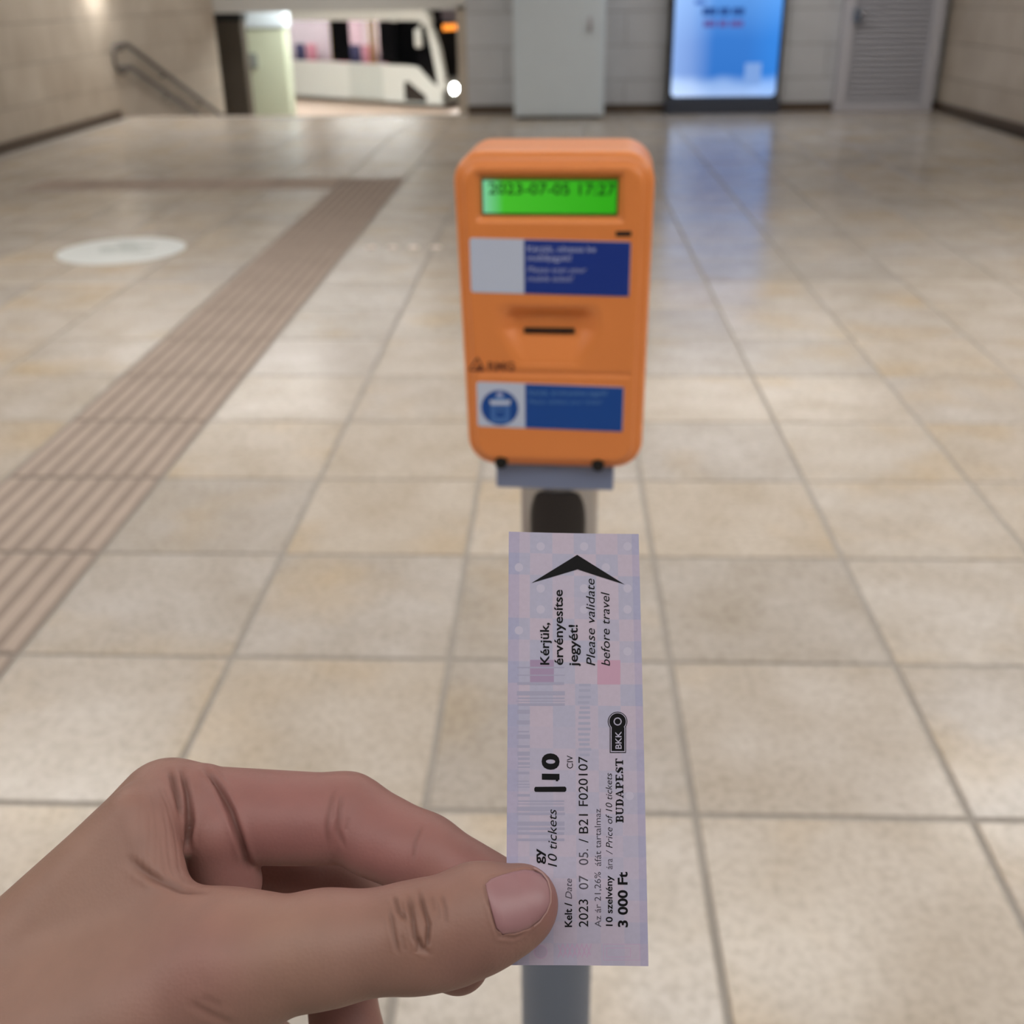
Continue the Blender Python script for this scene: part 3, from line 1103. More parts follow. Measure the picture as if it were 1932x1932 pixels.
def val_sdf(p):
    x, y, z = p[:, 0] / S_, p[:, 1] / S_, p[:, 2] / S_
    t = (z - zb_) / (zt_ - zb_)
    cx_ = (xlb + xrb) / 2 + t * ((xlt + xrt) / 2 - (xlb + xrb) / 2)
    hw_ = (xrb - xlb) / 2 + t * ((xrt - xlt) / 2 - (xrb - xlb) / 2)
    cz = (ztop + zbot) / 2
    hh = (ztop - zbot) / 2
    rc = 0.024
    qx = np.abs(x - cx_) - (hw_ - rc)
    qz = np.abs(z - cz) - (hh - rc)
    d2 = np.minimum(np.maximum(qx, qz), 0) + np.hypot(np.maximum(qx, 0), np.maximum(qz, 0)) - rc
    rb = 0.009
    # front face steps: outer body starts 5 mm behind the face plate
    yc = (0.005 + DEP) / 2
    qy = np.abs(y - yc) - (DEP - 0.005) / 2
    a, b = d2 + rb, qy + rb
    body = np.minimum(np.maximum(a, b), 0) + np.hypot(np.maximum(a, 0), np.maximum(b, 0)) - rb
    # raised face plate
    ins_ = 0.0085
    r2 = 0.0035
    yc2 = 0.02
    a, b = d2 + ins_ + r2, np.abs(y - yc2) - yc2 + r2
    plate = np.minimum(np.maximum(a, b), 0) + np.hypot(np.maximum(a, 0), np.maximum(b, 0)) - r2
    d = smin(body, plate, 0.002)

    # display recess
    def rbox(x0, x1, z0, z1, depth, slope, rr):
        g = np.clip(depth - y, -0.02, depth + 0.02) * slope     # opens towards the front
        qx_ = np.abs(x - (x0 + x1) / 2) - ((x1 - x0) / 2 - rr + g)
        qz_ = np.abs(z - (z0 + z1) / 2) - ((z1 - z0) / 2 - rr + g)
        s2 = np.minimum(np.maximum(qx_, qz_), 0) + np.hypot(np.maximum(qx_, 0), np.maximum(qz_, 0)) - rr
        return np.maximum(s2 / math.sqrt(1 + slope * slope), y - depth)
    rec = rbox(lcd[0][0] - 0.0008, lcd[1][0] + 0.0008, lcd[1][1] - 0.0008, lcd[0][1] + 0.0008, 0.005, 0.9, 0.002)
    d = smax(d, -rec, 0.0015)
    # ticket mouth: dish whose floor slopes in towards the slot
    sx = (slot[0][0] + slot[1][0]) / 2
    sz = slot[0][1]
    zlo, zhi = dish_o[1][1], dish_o[0][1]
    xh = (dish_o[1][0] - dish_o[0][0]) / 2
    # floor depth: rises from 10 mm at the slot to 0 at the rim
    up = np.clip((zhi - z) / (zhi - sz), 0, 1)
    dn = np.clip((z - zlo) / (sz - zlo), 0, 1)
    wdt = np.where(z > sz, xh * 0.96, xh * (0.62 + 0.34 * dn))
    sd = np.clip((wdt - np.abs(x - sx)) / (wdt * 0.42), 0, 1)
    sm = lambda q: q * q * (3 - 2 * q)
    depth = 0.0095 * np.where(z > sz - 0.001, sm(np.clip(up * 1.5, 0, 1)), dn) * sm(sd)
    dish = (y - depth) * 0.75
    dish = np.maximum(dish, np.maximum(np.abs(x - sx) - xh * 1.05, np.maximum(z - zhi, zlo - z)))
    d = np.where(depth > 0.00015, smax(d, -dish, 0.002), d)
    # ledge over the lower label
    sl_ = vf(1042, 706)[1]
    gr = np.hypot(z - sl_, y + 0.0004) - 0.0018
    gr = np.maximum(gr, np.abs(x - cx_) - hw_ + 0.012)
    d = smax(d, -gr, 0.001)
    return d * S_


lo = np.array([xlt - 0.012, -0.006, zbot - 0.006]) * S_
hi = np.array([xrt + 0.012, DEP + 0.006, ztop + 0.006]) * S_
vv, qq = sdf_mesh(val_sdf, lo, hi, 1.1)
vv = relax(vv, qq, 2)
me = np_mesh('casing', vv / S_, qq)
obj('casing', me, M['orange'], val, True)

# display
lcdm = bpy.data.materials.new('green_display')
lcdm.use_nodes = True
_b = lcdm.node_tree.nodes['Principled BSDF']
_b.inputs['Base Color'].default_value = (*srgb(40, 150, 30), 1)
_b.inputs['Roughness'].default_value = 0.25
_tc = lcdm.node_tree.nodes.new('ShaderNodeTexCoord')
_sp = lcdm.node_tree.nodes.new('ShaderNodeSeparateXYZ')
lcdm.node_tree.links.new(_tc.outputs['Generated'], _sp.inputs[0])
_r = lcdm.node_tree.nodes.new('ShaderNodeValToRGB')
_r.color_ramp.elements[0].position = 0.02
_r.color_ramp.elements[0].color = (*srgb(150, 225, 190), 1)
_r.color_ramp.elements[1].position = 0.16
_r.color_ramp.elements[1].color = (*srgb(78, 196, 48), 1)
_e = _r.color_ramp.elements.new(0.9)
_e.color = (*srgb(50, 170, 22), 1)
lcdm.node_tree.links.new(_sp.outputs[0], _r.inputs[0])
lcdm.node_tree.links.new(_r.outputs[0], _b.inputs['Emission Color'])
_b.inputs['Emission Strength'].default_value = 0.6
disp = MB().box(lcd[0][0], lcd[1][0], 0.0042, 0.006, lcd[1][1], lcd[0][1]).build('display', lcdm, val)
bz = mat('display_bezel', srgb(60, 66, 50), 0.4, noise=0.1)
bw = 0.0011
for (a, b, c_, d_) in [(lcd[0][0], lcd[1][0], lcd[0][1] - bw, lcd[0][1]), (lcd[0][0], lcd[1][0], lcd[1][1], lcd[1][1] + bw),
                       (lcd[0][0], lcd[0][0] + bw, lcd[1][1], lcd[0][1]), (lcd[1][0] - bw, lcd[1][0], lcd[1][1], lcd[0][1])]:
    MB().box(a, b, 0.0034, 0.0045, c_, d_).build('bezel', bz, disp)


def face_text(s, px0, py0, px1, m, parent, cap_px, y=-0.0006, bold=0.0, italic=0.0, name='lettering', off=0.0, py1=None):
    """lettering on the validator's face: baseline from pixel (px0,py0) to px1"""
    v, f = text_mesh(s, bold, italic)
    a = vf(px0, py0, off)
    b = vf(px1, py1 if py1 is not None else py0 + 0.008 * (px1 - px0), off)
    top = vf(px0, py0 - cap_px, off)
    kx = math.hypot(b[0] - a[0], b[1] - a[1]) / (v[:, 0].max() - v[:, 0].min())
    kz = (top[1] - a[1]) / 0.729
    dx, dz = (b[0] - a[0]), (b[1] - a[1])
    ln = math.hypot(dx, dz)
    dx, dz = dx / ln, dz / ln
    gx = (v[:, 0] - v[:, 0].min()) * kx
    gz = v[:, 1] * kz
    P = [(a[0] + gx[i] * dx - gz[i] * dz, y, a[1] + gx[i] * dz + gz[i] * dx) for i in range(len(v))]
    return MB().add(P, f).build(name, m, parent)


lcd_ink = mat('display_ink', srgb(18, 66, 18), 0.4, noise=0.1)
face_text('2023-07-05 17:27', 922, 366, 1161, lcd_ink, disp, 22, y=0.0040, bold=0.012, off=0.004)

# labels
lab_white = mat('label_white', srgb(206, 218, 242), 0.4, noise=0.02)
lab_blue1 = mat('label_navy', srgb(24, 58, 150), 0.4, noise=0.03)
lab_blue2 = mat('label_blue', srgb(14, 78, 165), 0.4, noise=0.03)
ink_w = mat('label_print_white', srgb(170, 180, 226), 0.5, noise=0.02)
ink_w2 = mat('label_print_pale_blue', srgb(92, 140, 205), 0.5, noise=0.02)


def label(px0, py0, px1, py1, split, mblue, name):
    tl, tr_, br_, bl_ = vf(px0, py0), vf(px1, py0 + 0.022 * (px1 - px0)), vf(px1 - 4, py1 + 0.022 * (px1 - px0)), vf(px0 + 5, py1)
    m_ = [(tl[0] + tr_[0]) / 2]
    z0, z1 = (bl_[1] + br_[1]) / 2, (tl[1] + tr_[1]) / 2
    xs = vf(split, (py0 + py1) / 2)[0]
    xa, xb = (tl[0] + bl_[0]) / 2, (tr_[0] + br_[0]) / 2
    dz = math.tan(math.radians(-1.0))

    def q(x, z):
        return (x, z + (x - (xa + xb) / 2) * dz)
    pts = [q(*p) for p in rrect(xa, xb, z0, z1, 0.0022)]
    o = MB().prism(pts, -0.0005, 0.0003).build(name, lab_white, val)
    e = 0.0003
    MB().prism([q(xs, z0 + e), q(xb - e, z0 + e), q(xb - e, z1 - e), q(xs, z1 - e)], -0.0007, -0.00055).build('blue_field', mblue, o)
    return o


l1 = label(885, 449, 1191, 552, 989, lab_blue1, 'upper_label')
for s, x1, yb, b_ in (('Kérjük, olvassa be', 1124, 474, 0.012), ('mobiljegyét!', 1078, 491, 0.012), ('Please scan your', 1107, 513, 0.0), ('mobile ticket!', 1082, 530, 0.0)):
    face_text(s, 995, yb, x1, ink_w, l1, 11.5, y=-0.0009, bold=b_, italic=0.0 if b_ else 0.25)
l2 = label(898, 722, 1178, 806, 991, lab_blue2, 'lower_label')
for s, x1, yb, b_ in (('Kérjük, érvényesítse jegyét!', 1146, 744, 0.012), ('Please validate your ticket!', 1136, 761, 0.0)):
    face_text(s, 998, yb, x1, ink_w2, l2, 9.0, y=-0.0009, bold=b_, italic=0.0 if b_ else 0.25)
cc = vf(943, 769)
rr_ = abs(vf(978, 769)[0] - cc[0])
MB().prism([(cc[0] + rr_ * math.cos(a), cc[1] + rr_ * math.sin(a)) for a in np.linspace(0, 2 * math.pi, 40)[:-1]], -0.0007, -0.00055).build('round_sign', lab_blue2, l2)


def px_poly(name, pts, m, parent, y=-0.0009):
    MB().prism([vf(*p) for p in pts][::-1], y, y + 0.00012).build(name, m, parent)


mid = mat('label_print_mid_blue', srgb(70, 120, 196), 0.5, noise=0.02)
px_poly('sign_drawing', [(926, 762), (962, 762), (962, 797), (926, 797)], mid, l2)
px_poly('sign_drawing', [(936, 768), (952, 768), (952, 786), (936, 786)], lab_blue2, l2, -0.0011)
px_poly('sign_drawing', [(940, 772), (948, 772), (948, 776), (940, 776)], ink_w2, l2, -0.0013)
px_poly('sign_drawing', [(924, 754), (964, 754), (962, 763), (926, 763)], lab_white, l2, -0.0010)
px_poly('sign_drawing', [(935, 748), (952, 748), (958, 755), (929, 755)], ink_w2, l2, -0.0011)
px_poly('sign_drawing', [(939, 739), (947, 739), (950, 748), (936, 748)], ink_w, l2, -0.0011)

# maker's mark
ink_d = mat('maker_print', srgb(120, 62, 40), 0.5, noise=0.05)
face_text('RMG', 921, 698, 971, ink_d, val, 16, y=-0.0004, bold=0.02)
a_, b_, c_ = (885, 698), (913, 698), (901, 675)
for p, q in ((a_, b_), (b_, c_), (c_, a_)):
    u = np.array(q) - np.array(p)
    nn_ = np.array([-u[1], u[0]]) / np.linalg.norm(u) * 1.6
    px_poly('maker_mark', [tuple(np.array(p) - nn_), tuple(np.array(q) - nn_), tuple(np.array(q) + nn_), tuple(np.array(p) + nn_)][::-1], ink_d, val, -0.0004)
px_poly('maker_mark', [(898, 690), (908, 690), (908, 697), (898, 697)], ink_d, val, -0.0004)

# slot, sensor, screw holes
MB().box(slot[0][0], slot[1][0], 0.0062, 0.016, slot[1][1] - 0.0003, slot[0][1] + 0.0003).build('ticket_slot', M['black'], val)
s0_, s1_ = vf(1162, 436), vf(1191, 446)
MB().bevel_box(s0_[0], s1_[0], -0.0008, 0.003, s1_[1], s0_[1], 0.0006).build('sensor_window', M['black'], val)
for p in ((945, 873), (1128, 878)):
    c = vf(*p)
    MB().tube([(c[0], 0.004, c[1]), (c[0], -0.0012, c[1])], [0.0056, 0.0052], 24).build('screw_cap', M['black'], val, 'auto')
# bracket plate, neck, pole
PC = (0.004 , 0.048)   # pole axis in local x, y
k0, k1 = vf(936, 905, 0.012), vf(1157, 926, 0.012)
MB().bevel_box(k0[0], k1[0], 0.012, 0.082, k1[1], zbot + 0.012, 0.0012).build('mounting_plate', M['bracket'], val)
znk = k1[1]
zpole = -0.155
MB().lathe([(0.0355, znk + 0.004), (0.0355, zpole)], 48, PC).build('neck', M['chrome'], val, 'auto')
# viewer's dark reflection in the neck, built as an arched black sheet
refl_v, refl_f = [], []
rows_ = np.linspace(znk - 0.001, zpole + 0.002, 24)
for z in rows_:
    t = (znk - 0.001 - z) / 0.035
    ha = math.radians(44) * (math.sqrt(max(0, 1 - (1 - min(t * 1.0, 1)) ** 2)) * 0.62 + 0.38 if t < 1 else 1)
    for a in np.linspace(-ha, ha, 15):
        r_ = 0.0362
        refl_v.append((PC[0] + r_ * math.sin(a), PC[1] - r_ * math.cos(a), z))
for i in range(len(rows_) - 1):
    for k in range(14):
        refl_f.append((i * 15 + k, (i + 1) * 15 + k, (i + 1) * 15 + k + 1, i * 15 + k + 1))
ins_ = MB().add(refl_v, refl_f).build('neck_reflection', mat('neck_reflection_black', srgb(38, 34, 36), 0.35, noise=0.1), val, True)
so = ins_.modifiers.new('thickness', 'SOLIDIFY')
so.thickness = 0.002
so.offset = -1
MB().lathe([(0.036, zpole + 0.006), (0.0395, zpole), (0.0405, zpole - 0.01), (0.0405, -VP0[2] + 0.012)], 48, PC).build('pole', M['grey'], val, 'auto')
MB().lathe([(0.085, -VP0[2] + 0.012), (0.09, -VP0[2] + 0.008), (0.09, -VP0[2] + 0.0005)][::-1], 48, PC).build('base_plate', M['grey'], val, 'auto')

# ------------------------------------------------------------------ the paper ticket (lens millimetres, then world)
TD0, TD1 = 274.0, 248.0
TL, TR, BL, BR = cp(960, 1003, TD0), cp(1205, 1007.5, TD0), cp(954.5, 1821, TD1), cp(1223.5, 1823, TD1)
t_n = np.cross(BL - TL, TR - TL)
t_n /= np.linalg.norm(t_n)
if t_n[2] < 0:
    t_n = -t_n


def tk(u, v, off=0.0):
    """point of the ticket sheet, u across, v down, off towards the viewer (mm)"""
    u, v = np.asarray(u, float), np.asarray(v, float)
    o = off + 0.7 * np.sin(math.pi * v) - 0.5 * np.sin(math.pi * u)
    P = ((1 - u) * (1 - v))[..., None] * TL + (u * (1 - v))[..., None] * TR + ((1 - u) * v)[..., None] * BL + (u * v)[..., None] * BR
    return P + np.asarray(o)[..., None] * t_n


def t_uv(px, py):
    u, v = (px - 958) / 255, (py - 1004) / 818
    for _ in range(12):
        def pj(u, v):
            q = tk(u, v)
            return np.array([966 + F * q[0] / -q[2], 966 - F * q[1] / -q[2]])
        e = np.array([px, py]) - pj(u, v)
        J = np.stack([(pj(u + 1e-3, v) - pj(u, v)) / 1e-3, (pj(u, v + 1e-3) - pj(u, v)) / 1e-3], 1)
        d = np.linalg.solve(J, e)
        u, v = u + d[0], v + d[1]
    return float(u), float(v)


TKO = lens_to_world(tk(0.5, 0.5))
TKM = lambda v: lens_to_world(v) - TKO
ticket = empty('paper_ticket', TKO)
tag(ticket, 'pale lilac printed paper ticket held upright by the hand', 'ticket')


def att_mat(name, rough=0.6, spec=0.25):
    m = bpy.data.materials.new(name)
    m.use_nodes = True
    nt = m.node_tree
    b = nt.nodes['Principled BSDF']
    a = nt.nodes.new('ShaderNodeAttribute')
    a.attribute_name = 'ink'
    n = nt.nodes.new('ShaderNodeTexNoise')
    n.inputs['Scale'].default_value = 900
    tc = nt.nodes.new('ShaderNodeTexCoord')
    nt.links.new(tc.outputs['Object'], n.inputs['Vector'])
    mr = nt.nodes.new('ShaderNodeMapRange')
    mr.inputs['To Min'].default_value = 0.94
    mr.inputs['To Max'].default_value = 1.06
    nt.links.new(n.outputs['Fac'], mr.inputs['Value'])
    vmul = nt.nodes.new('ShaderNodeVectorMath')
    vmul.operation = 'SCALE'
    nt.links.new(a.outputs['Color'], vmul.inputs[0])
    nt.links.new(mr.outputs[0], vmul.inputs['Scale'])
    nt.links.new(vmul.outputs[0], b.inputs['Base Color'])
    b.inputs['Roughness'].default_value = rough
    b.inputs['Specular IOR Level'].default_value = spec
    return m


# sheet: a grid of printed squares; the cell edges come from the print
ub = sorted(set([0.0, 1.0, 0.02, 0.98] + [t_uv(x, 1030)[0] for x in (980, 1000, 1042, 1082.5, 1124, 1165, 1192)]))
vb = [0.0] + [t_uv(1080, 1004.5 + 40.8 * k)[1] for k in range(1, 20)] + [1.0]
vb = sorted(set([v for v in vb if 0 <= v <= 1]))
PINK, BLUE, GREY, DEEP, ROSE = srgb(184, 173, 191), srgb(170, 169, 192), srgb(177, 171, 192), srgb(154, 134, 166), srgb(186, 148, 172)
sub = 3
us = []
uc = []
colid = [0, 0, 0, 1, 2, 3, 4, 5, 5, 5]
ubs = ub
for i in range(len(ubs) - 1):
    n_ = sub if ubs[i + 1] - ubs[i] > 0.08 else 1
    for k in range(n_):
        us.append(ubs[i] + (ubs[i + 1] - ubs[i]) * k / n_)
        uc.append(i)
us.append(1.0)
vs2, vc = [], []
for j in range(len(vb) - 1):
    for k in range(sub):
        vs2.append(vb[j] + (vb[j + 1] - vb[j]) * k / sub)
        vc.append(j)
vs2.append(1.0)
U, V = np.meshgrid(us, vs2)
front = TKM(tk(U, V, 0.0).reshape(-1, 3))
back = TKM(tk(U, V, -0.16).reshape(-1, 3))
nu, nv = len(us), len(vs2)
faces, cols = [], []
row_par = [0, 1, 0, 0, 1, 0, 1, 0, 1, 1, 0, 1, 0, 1, 0, 1, 0, 1, 0, 1]
for j in range(nv - 1):
    for i in range(nu - 1):
        faces.append((j * nu + i, (j + 1) * nu + i, (j + 1) * nu + i + 1, j * nu + i + 1))
        um = (us[i] + us[i + 1]) / 2
        ci = sum(1 for x in ub[1:-1] if um > x)
        cmap = {0: 0, 1: 0, 2: 0, 3: 1, 4: 2, 5: 3, 6: 4, 7: 5, 8: 5, 9: 5}
        cidx = cmap.get(ci, 5)
        par = (cidx + row_par[min(vc[j], 19)]) % 2
        c = BLUE if par else PINK
        hsh = (cidx * 7 + vc[j] * 13) % 5
        if hsh == 0:
            c = tuple(0.5 * a + 0.5 * b for a, b in zip(c, GREY))
        if vc[j] > 8:
            c = tuple(0.55 * a + 0.45 * b for a, b in zip(c, GREY))
        if um < t_uv(979, 1030)[0] or um > t_uv(1191, 1030)[0]:
            c = tuple(a * f_ for a, f_ in zip(c, (0.88, 0.9, 0.98)))
        cols.append(c)
nf = len(faces)
NB = nu * nv
for j in range(nv - 1):
    for i in range(nu - 1):
        a = j * nu + i + NB
        faces.append((a, a + 1, a + nu + 1, a + nu))
        cols.append(GREY)
bd = [i for i in range(nu)] + [j * nu + nu - 1 for j in range(1, nv)] + [(nv - 1) * nu + i for i in range(nu - 2, -1, -1)] + [j * nu for j in range(nv - 2, 0, -1)]
for k in range(len(bd)):
    a, b = bd[k], bd[(k + 1) % len(bd)]
    faces.append((a, b, b + NB, a + NB))
    cols.append(GREY)
mb = MB()
mb.add(list(front) + list(back), faces)
me = mb.mesh('sheet')
ca = me.color_attributes.new('ink', 'FLOAT_COLOR', 'CORNER')
arr = []
for p, c in zip(me.polygons, cols):
    arr += [(*c, 1.0)] * p.loop_total
ca.data.foreach_set('color', np.array(arr, np.float32).ravel())
obj('sheet', me, att_mat('ticket_paper'), ticket, False)

OFF = 0.07
black_ink = mat('ticket_black_ink', (0.003, 0.003, 0.004), 0.6, noise=0.1, spec=0.15)
grey_ink = mat('ticket_worn_ink', srgb(74, 70, 84), 0.6, noise=0.2)
dot_ink = mat('ticket_dot_print', srgb(182, 178, 198), 0.6, noise=0.02)
ghost_ink = mat('ticket_ghost_print', srgb(156, 155, 180), 0.6, noise=0.05)
deep_ink = mat('ticket_mauve_print', DEEP, 0.6, noise=0.04)
rose_ink = mat('ticket_rose_print', ROSE, 0.6, noise=0.04)
pink_ink = mat('ticket_pink_print', srgb(184, 158, 188), 0.6, noise=0.04)


def t_poly(name, polys, m, off=OFF):
    """polygons given in pixels, printed on the sheet"""
    mb = MB()
    for pts in polys:
        uv = np.array([t_uv(*p) for p in pts])
        P = TKM(tk(uv[:, 0], uv[:, 1], off))
        mb.add(P, [tuple(range(len(pts)))])
    return mb.build(name, m, ticket)


def t_rect(x0, y0, x1, y1):
    return [(x0, y0), (x1, y0), (x1, y1), (x0, y1)]


def t_text(s, xb, y0, y1, cap, m=black_ink, bold=0.0, italic=0.0, name='lettering', spacing=1.0):
    """lettering reading upwards: baseline at pixel column xb, from pixel row y0 up to y1"""
    v, f = text_mesh(s, bold, italic, spacing)
    u0, v0 = t_uv(xb, y0)
    u1, v1 = t_uv(xb + (y0 - y1) * -0.008, y1)
    ut, _ = t_uv(xb - cap, y0)
    kx = 1.0 / (v[:, 0].max() - v[:, 0].min())
    tx = (v[:, 0] - v[:, 0].min()) * kx
    ty = v[:, 1] / 0.729
    uu = u0 + (u1 - u0) * tx + (ut - u0) * ty
    vv_ = v0 + (v1 - v0) * tx
    P = TKM(tk(uu, vv_, OFF))
    return MB().add(P, f).build(name, m, ticket)


t_text('Kérjük,', 1036, 1254.5, 1175, 17.5, bold=0.018)
t_text('érvényesítse', 1062.3, 1255, 1113, 17.5, bold=0.018)
t_text('jegyét!', 1090, 1257.5, 1179, 17.5, bold=0.018)
t_text('Please validate', 1122.8, 1256, 1091.8, 17.5, bold=0.002, italic=0.22)
t_text('before travel', 1150.8, 1256.5, 1117, 17.5, bold=0.002, italic=0.22)
t_poly('arrow_print', [[(1089, 1046.8), (1089.5, 1074.3), (1002.7, 1100)], [(1089, 1046.8), (1178.7, 1103), (1089.5, 1074.3)]], black_ink)
t_text('10', 1053.5, 1471.5, 1421.5, 31, bold=0.05)
bar = [(1008, 1487), (1010, 1484.5), (1066, 1484), (1068.5, 1486.5), (1068.5, 1491.5), (1066, 1494), (1010, 1494), (1008, 1491.5)]
t_poly('bar_print', [bar], black_ink)
t_poly('lettering', [t_rect(1048.6, 1460, 1053.2, 1474)], black_ink)
t_text('CIV', 1081, 1450, 1425.5, 12)
t_text('10 tickets', 1050.7, 1635.5, 1527, 18, italic=0.22)
t_text('gy', 1024, 1630, 1601, 18, bold=0.02)
t_text('Kelt /', 1079, 1749, 1703, 14, bold=0.02)
t_text('Date', 1079, 1696, 1657.5, 13, m=grey_ink, italic=0.25)
t_text('2023', 1109.7, 1749, 1697, 18.5)
t_text('07', 1109.7, 1678, 1652, 18.5, m=grey_ink)
t_text('05.', 1109.7, 1632, 1602, 18.5, m=grey_ink)
t_text('/ B21 F020107', 1109.7, 1590, 1427.6, 18.5)
t_text('Az ár 21,26%', 1134, 1749, 1645, 12.5, m=grey_ink)
t_text('áfát tartalmaz', 1134, 1634, 1526, 12.5, m=grey_ink)
t_text('10 szelvény', 1155.6, 1747, 1652, 13, bold=0.016)
t_text('ára', 1155.6, 1640, 1620, 13, m=grey_ink)
t_text('/ Price of 10 tickets', 1155.6, 1612, 1458.6, 13, m=black_ink, italic=0.22, bold=-0.004)
t_text('3 000 Ft', 1184, 1749.5, 1645, 18.5, bold=0.028)
# serif capitals of the city name
SER = {
    'B': [[(0, 0), (0.62, 0), (0.62, .14), (0, .14)], [(0, .86), (.6, .86), (.6, 1), (0, 1)], [(.12, 0), (.34, 0), (.34, 1), (.12, 1)], [(.3, .45), (.58, .45), (.58, .57), (.3, .57)],
          [(.56, .0), (.74, .12), (.74, .42), (.56, .55)], [(.54, .5), (.7, .6), (.7, .9), (.54, 1)]],
    'U': [[(0, .88), (.42, .88), (.42, 1), (0, 1)], [(.55, .88), (.85, .88), (.85, 1), (.55, 1)], [(.1, .2), (.31, .12), (.31, 1), (.1, 1)], [(.66, .15), (.76, .2), (.76, 1), (.66, 1)],
          [(.1, .22), (.25, .02), (.6, .0), (.76, .22), (.62, .2), (.4, .13)]],
    'D': [[(0, 0), (.5, 0), (.5, .13), (0, .13)], [(0, .87), (.5, .87), (.5, 1), (0, 1)], [(.12, 0), (.34, 0), (.34, 1), (.12, 1)], [(.48, 0), (.68, .12), (.8, .5), (.58, .5)], [(.58, .5), (.8, .5), (.68, .88), (.48, 1)]],
    'A': [[(-.04, 0), (.28, 0), (.28, .12), (-.04, .12)], [(.5, 0), (.92, 0), (.92, .12), (.5, .12)], [(.06, .05), (.18, .05), (.46, .9), (.4, 1)], [(.38, 1), (.5, 1), (.84, .05), (.6, .05)], [(.22, .28), (.62, .28), (.6, .38), (.24, .38)]],
    'P': [[(0, 0), (.46, 0), (.46, .12), (0, .12)], [(0, .87), (.56, .87), (.56, 1), (0, 1)], [(.12, 0), (.34, 0), (.34, 1), (.12, 1)], [(.3, .4), (.55, .4), (.55, .52), (.3, .52)], [(.53, .4), (.74, .55), (.74, .85), (.53, 1)]],
    'E': [[(0, 0), (.72, 0), (.76, .26), (.66, .26), (.6, .13), (0, .13)], [(0, .87), (.6, .87), (.64, .76), (.72, .76), (.72, 1), (0, 1)], [(.12, 0), (.34, 0), (.34, 1), (.12, 1)], [(.3, .45), (.56, .45), (.56, .56), (.3, .56)]],
    'S': [[(.04, .02), (.16, .02), (.2, .12), (.55, 0), (.68, .14), (.68, .32), (.5, .2), (.3, .13), (.14, .3), (.04, .3)], [(.5, .16), (.7, .3), (.66, .5), (.2, .84), (.06, .72), (.1, .54)], [(.08, .68), (.22, .94), (.42, 1), (.55, .92), (.66, .98), (.66, .72), (.56, .72), (.48, .87), (.3, .87)]],
    'T': [[(0, .74), (.08, .74), (.14, .88), (.7, .88), (.76, .74), (.84, .74), (.84, 1), (0, 1)], [(.31, 0), (.53, 0), (.53, .92), (.31, .92)], [(.18, 0), (.66, 0), (.66, .12), (.18, .12)]],
}
adv = {'B': .84, 'U': .95, 'D': .92, 'A': .98, 'P': .84, 'E': .86, 'S': .8, 'T': .84}
word = 'BUDAPEST'
tot = sum(adv[c] for c in word) - 0.08
x_ = 0.0
for ch in word:
    mb = MB()
    for poly in SER[ch]:
        pts = []
        for gx, gy in poly:
            fy = 1552 + (1432.5 - 1552) * (x_ + gx) / tot
            pts.append((1176.4 - 14.5 * gy - 0.006 * (1552 - fy), fy))
        uv = np.array([t_uv(*p) for p in pts])
        P = TKM(tk(uv[:, 0], uv[:, 1], OFF))
        mb.add(P, [tuple(range(len(pts)))])
    mb.build('serif_letter', black_ink, ticket)
    x_ += adv[ch]
# round-headed transport emblem


def circ(cx_, cy_, r_, n=28):
    return [(cx_ + r_ * math.cos(a), cy_ + r_ * math.sin(a)) for a in np.linspace(0, 2 * math.pi, n + 1)[:-1]]


paper_ink = mat('ticket_blank', srgb(172, 168, 190), 0.6, noise=0.02)
t_poly('emblem', [circ(1165.2, 1361.3, 18.5)], black_ink, OFF)
t_poly('emblem', [t_rect(1150.5, 1370, 1181, 1420.5)], black_ink, OFF)
t_poly('emblem_outline', [circ(1165.2, 1361.3, 17)], paper_ink, OFF + 0.02)
t_poly('emblem_outline', [t_rect(1152, 1372, 1179.6, 1419)], paper_ink, OFF + 0.02)
t_poly('emblem_body', [circ(1165.2, 1361.3, 15.6)], black_ink, OFF + 0.04)
t_poly('emblem_body', [t_rect(1153.8, 1372, 1178, 1417)], black_ink, OFF + 0.04)
t_poly('emblem_ring', [circ(1165.2, 1361.3, 7.6)], paper_ink, OFF + 0.06)
t_poly('emblem_ring', [circ(1165.2, 1361.3, 5.6)], black_ink, OFF + 0.08)
OFF_S = OFF
OFF = OFF + 0.06
t_text('BKK', 1172.5, 1413, 1380, 12, m=paper_ink, bold=0.01)
OFF = OFF_S
# dots, mauve and rose squares, ghost bars of the print on the back
dots = []
for r_, cols_ in ((0, (1020, 1102, 1184)), (1, (979, 1143)), (2, (1020, 1102, 1184)), (3, (1020, 1102, 1184)), (4, (979,)), (5, (1184,)), (12, (1188,)), (16, (1020, 1104))):
    for cx_ in cols_:
        dots.append(circ(cx_, 1031 + 39.6 * r_ if r_ < 10 else 1012 + 40.8 * r_, 8, 16))
for d in dots:
    t_poly('printed_dot', [d], dot_ink, 0.03)
t_poly('printed_square', [t_rect(1000, 1245, 1045, 1290.5)], deep_ink, 0.03)
t_poly('printed_square', [t_rect(1127, 1245.5, 1170.5, 1291.5)], rose_ink, 0.03)
bars = []
y = 1258.0
r3 = random.Random(3)
while y < 1590:
    hgt = r3.choice((2, 3, 5, 8))
    if not (1338 < y + hgt and y < 1420) or True:
        xa_, xb_ = 974 + r3.random() * 3, (1064 if y < 1330 else 998 if y < 1500 else 1064) + r3.random() * 2
        nseg = 4 if xb_ - xa_ > 40 else 1
        for q_ in range(nseg):
            bars.append(t_rect(xa_ + (xb_ - xa_) * q_ / nseg, y, xa_ + (xb_ - xa_) * (q_ + 1) / nseg, y + hgt))
    y += hgt + r3.choice((3, 4, 7, 12))
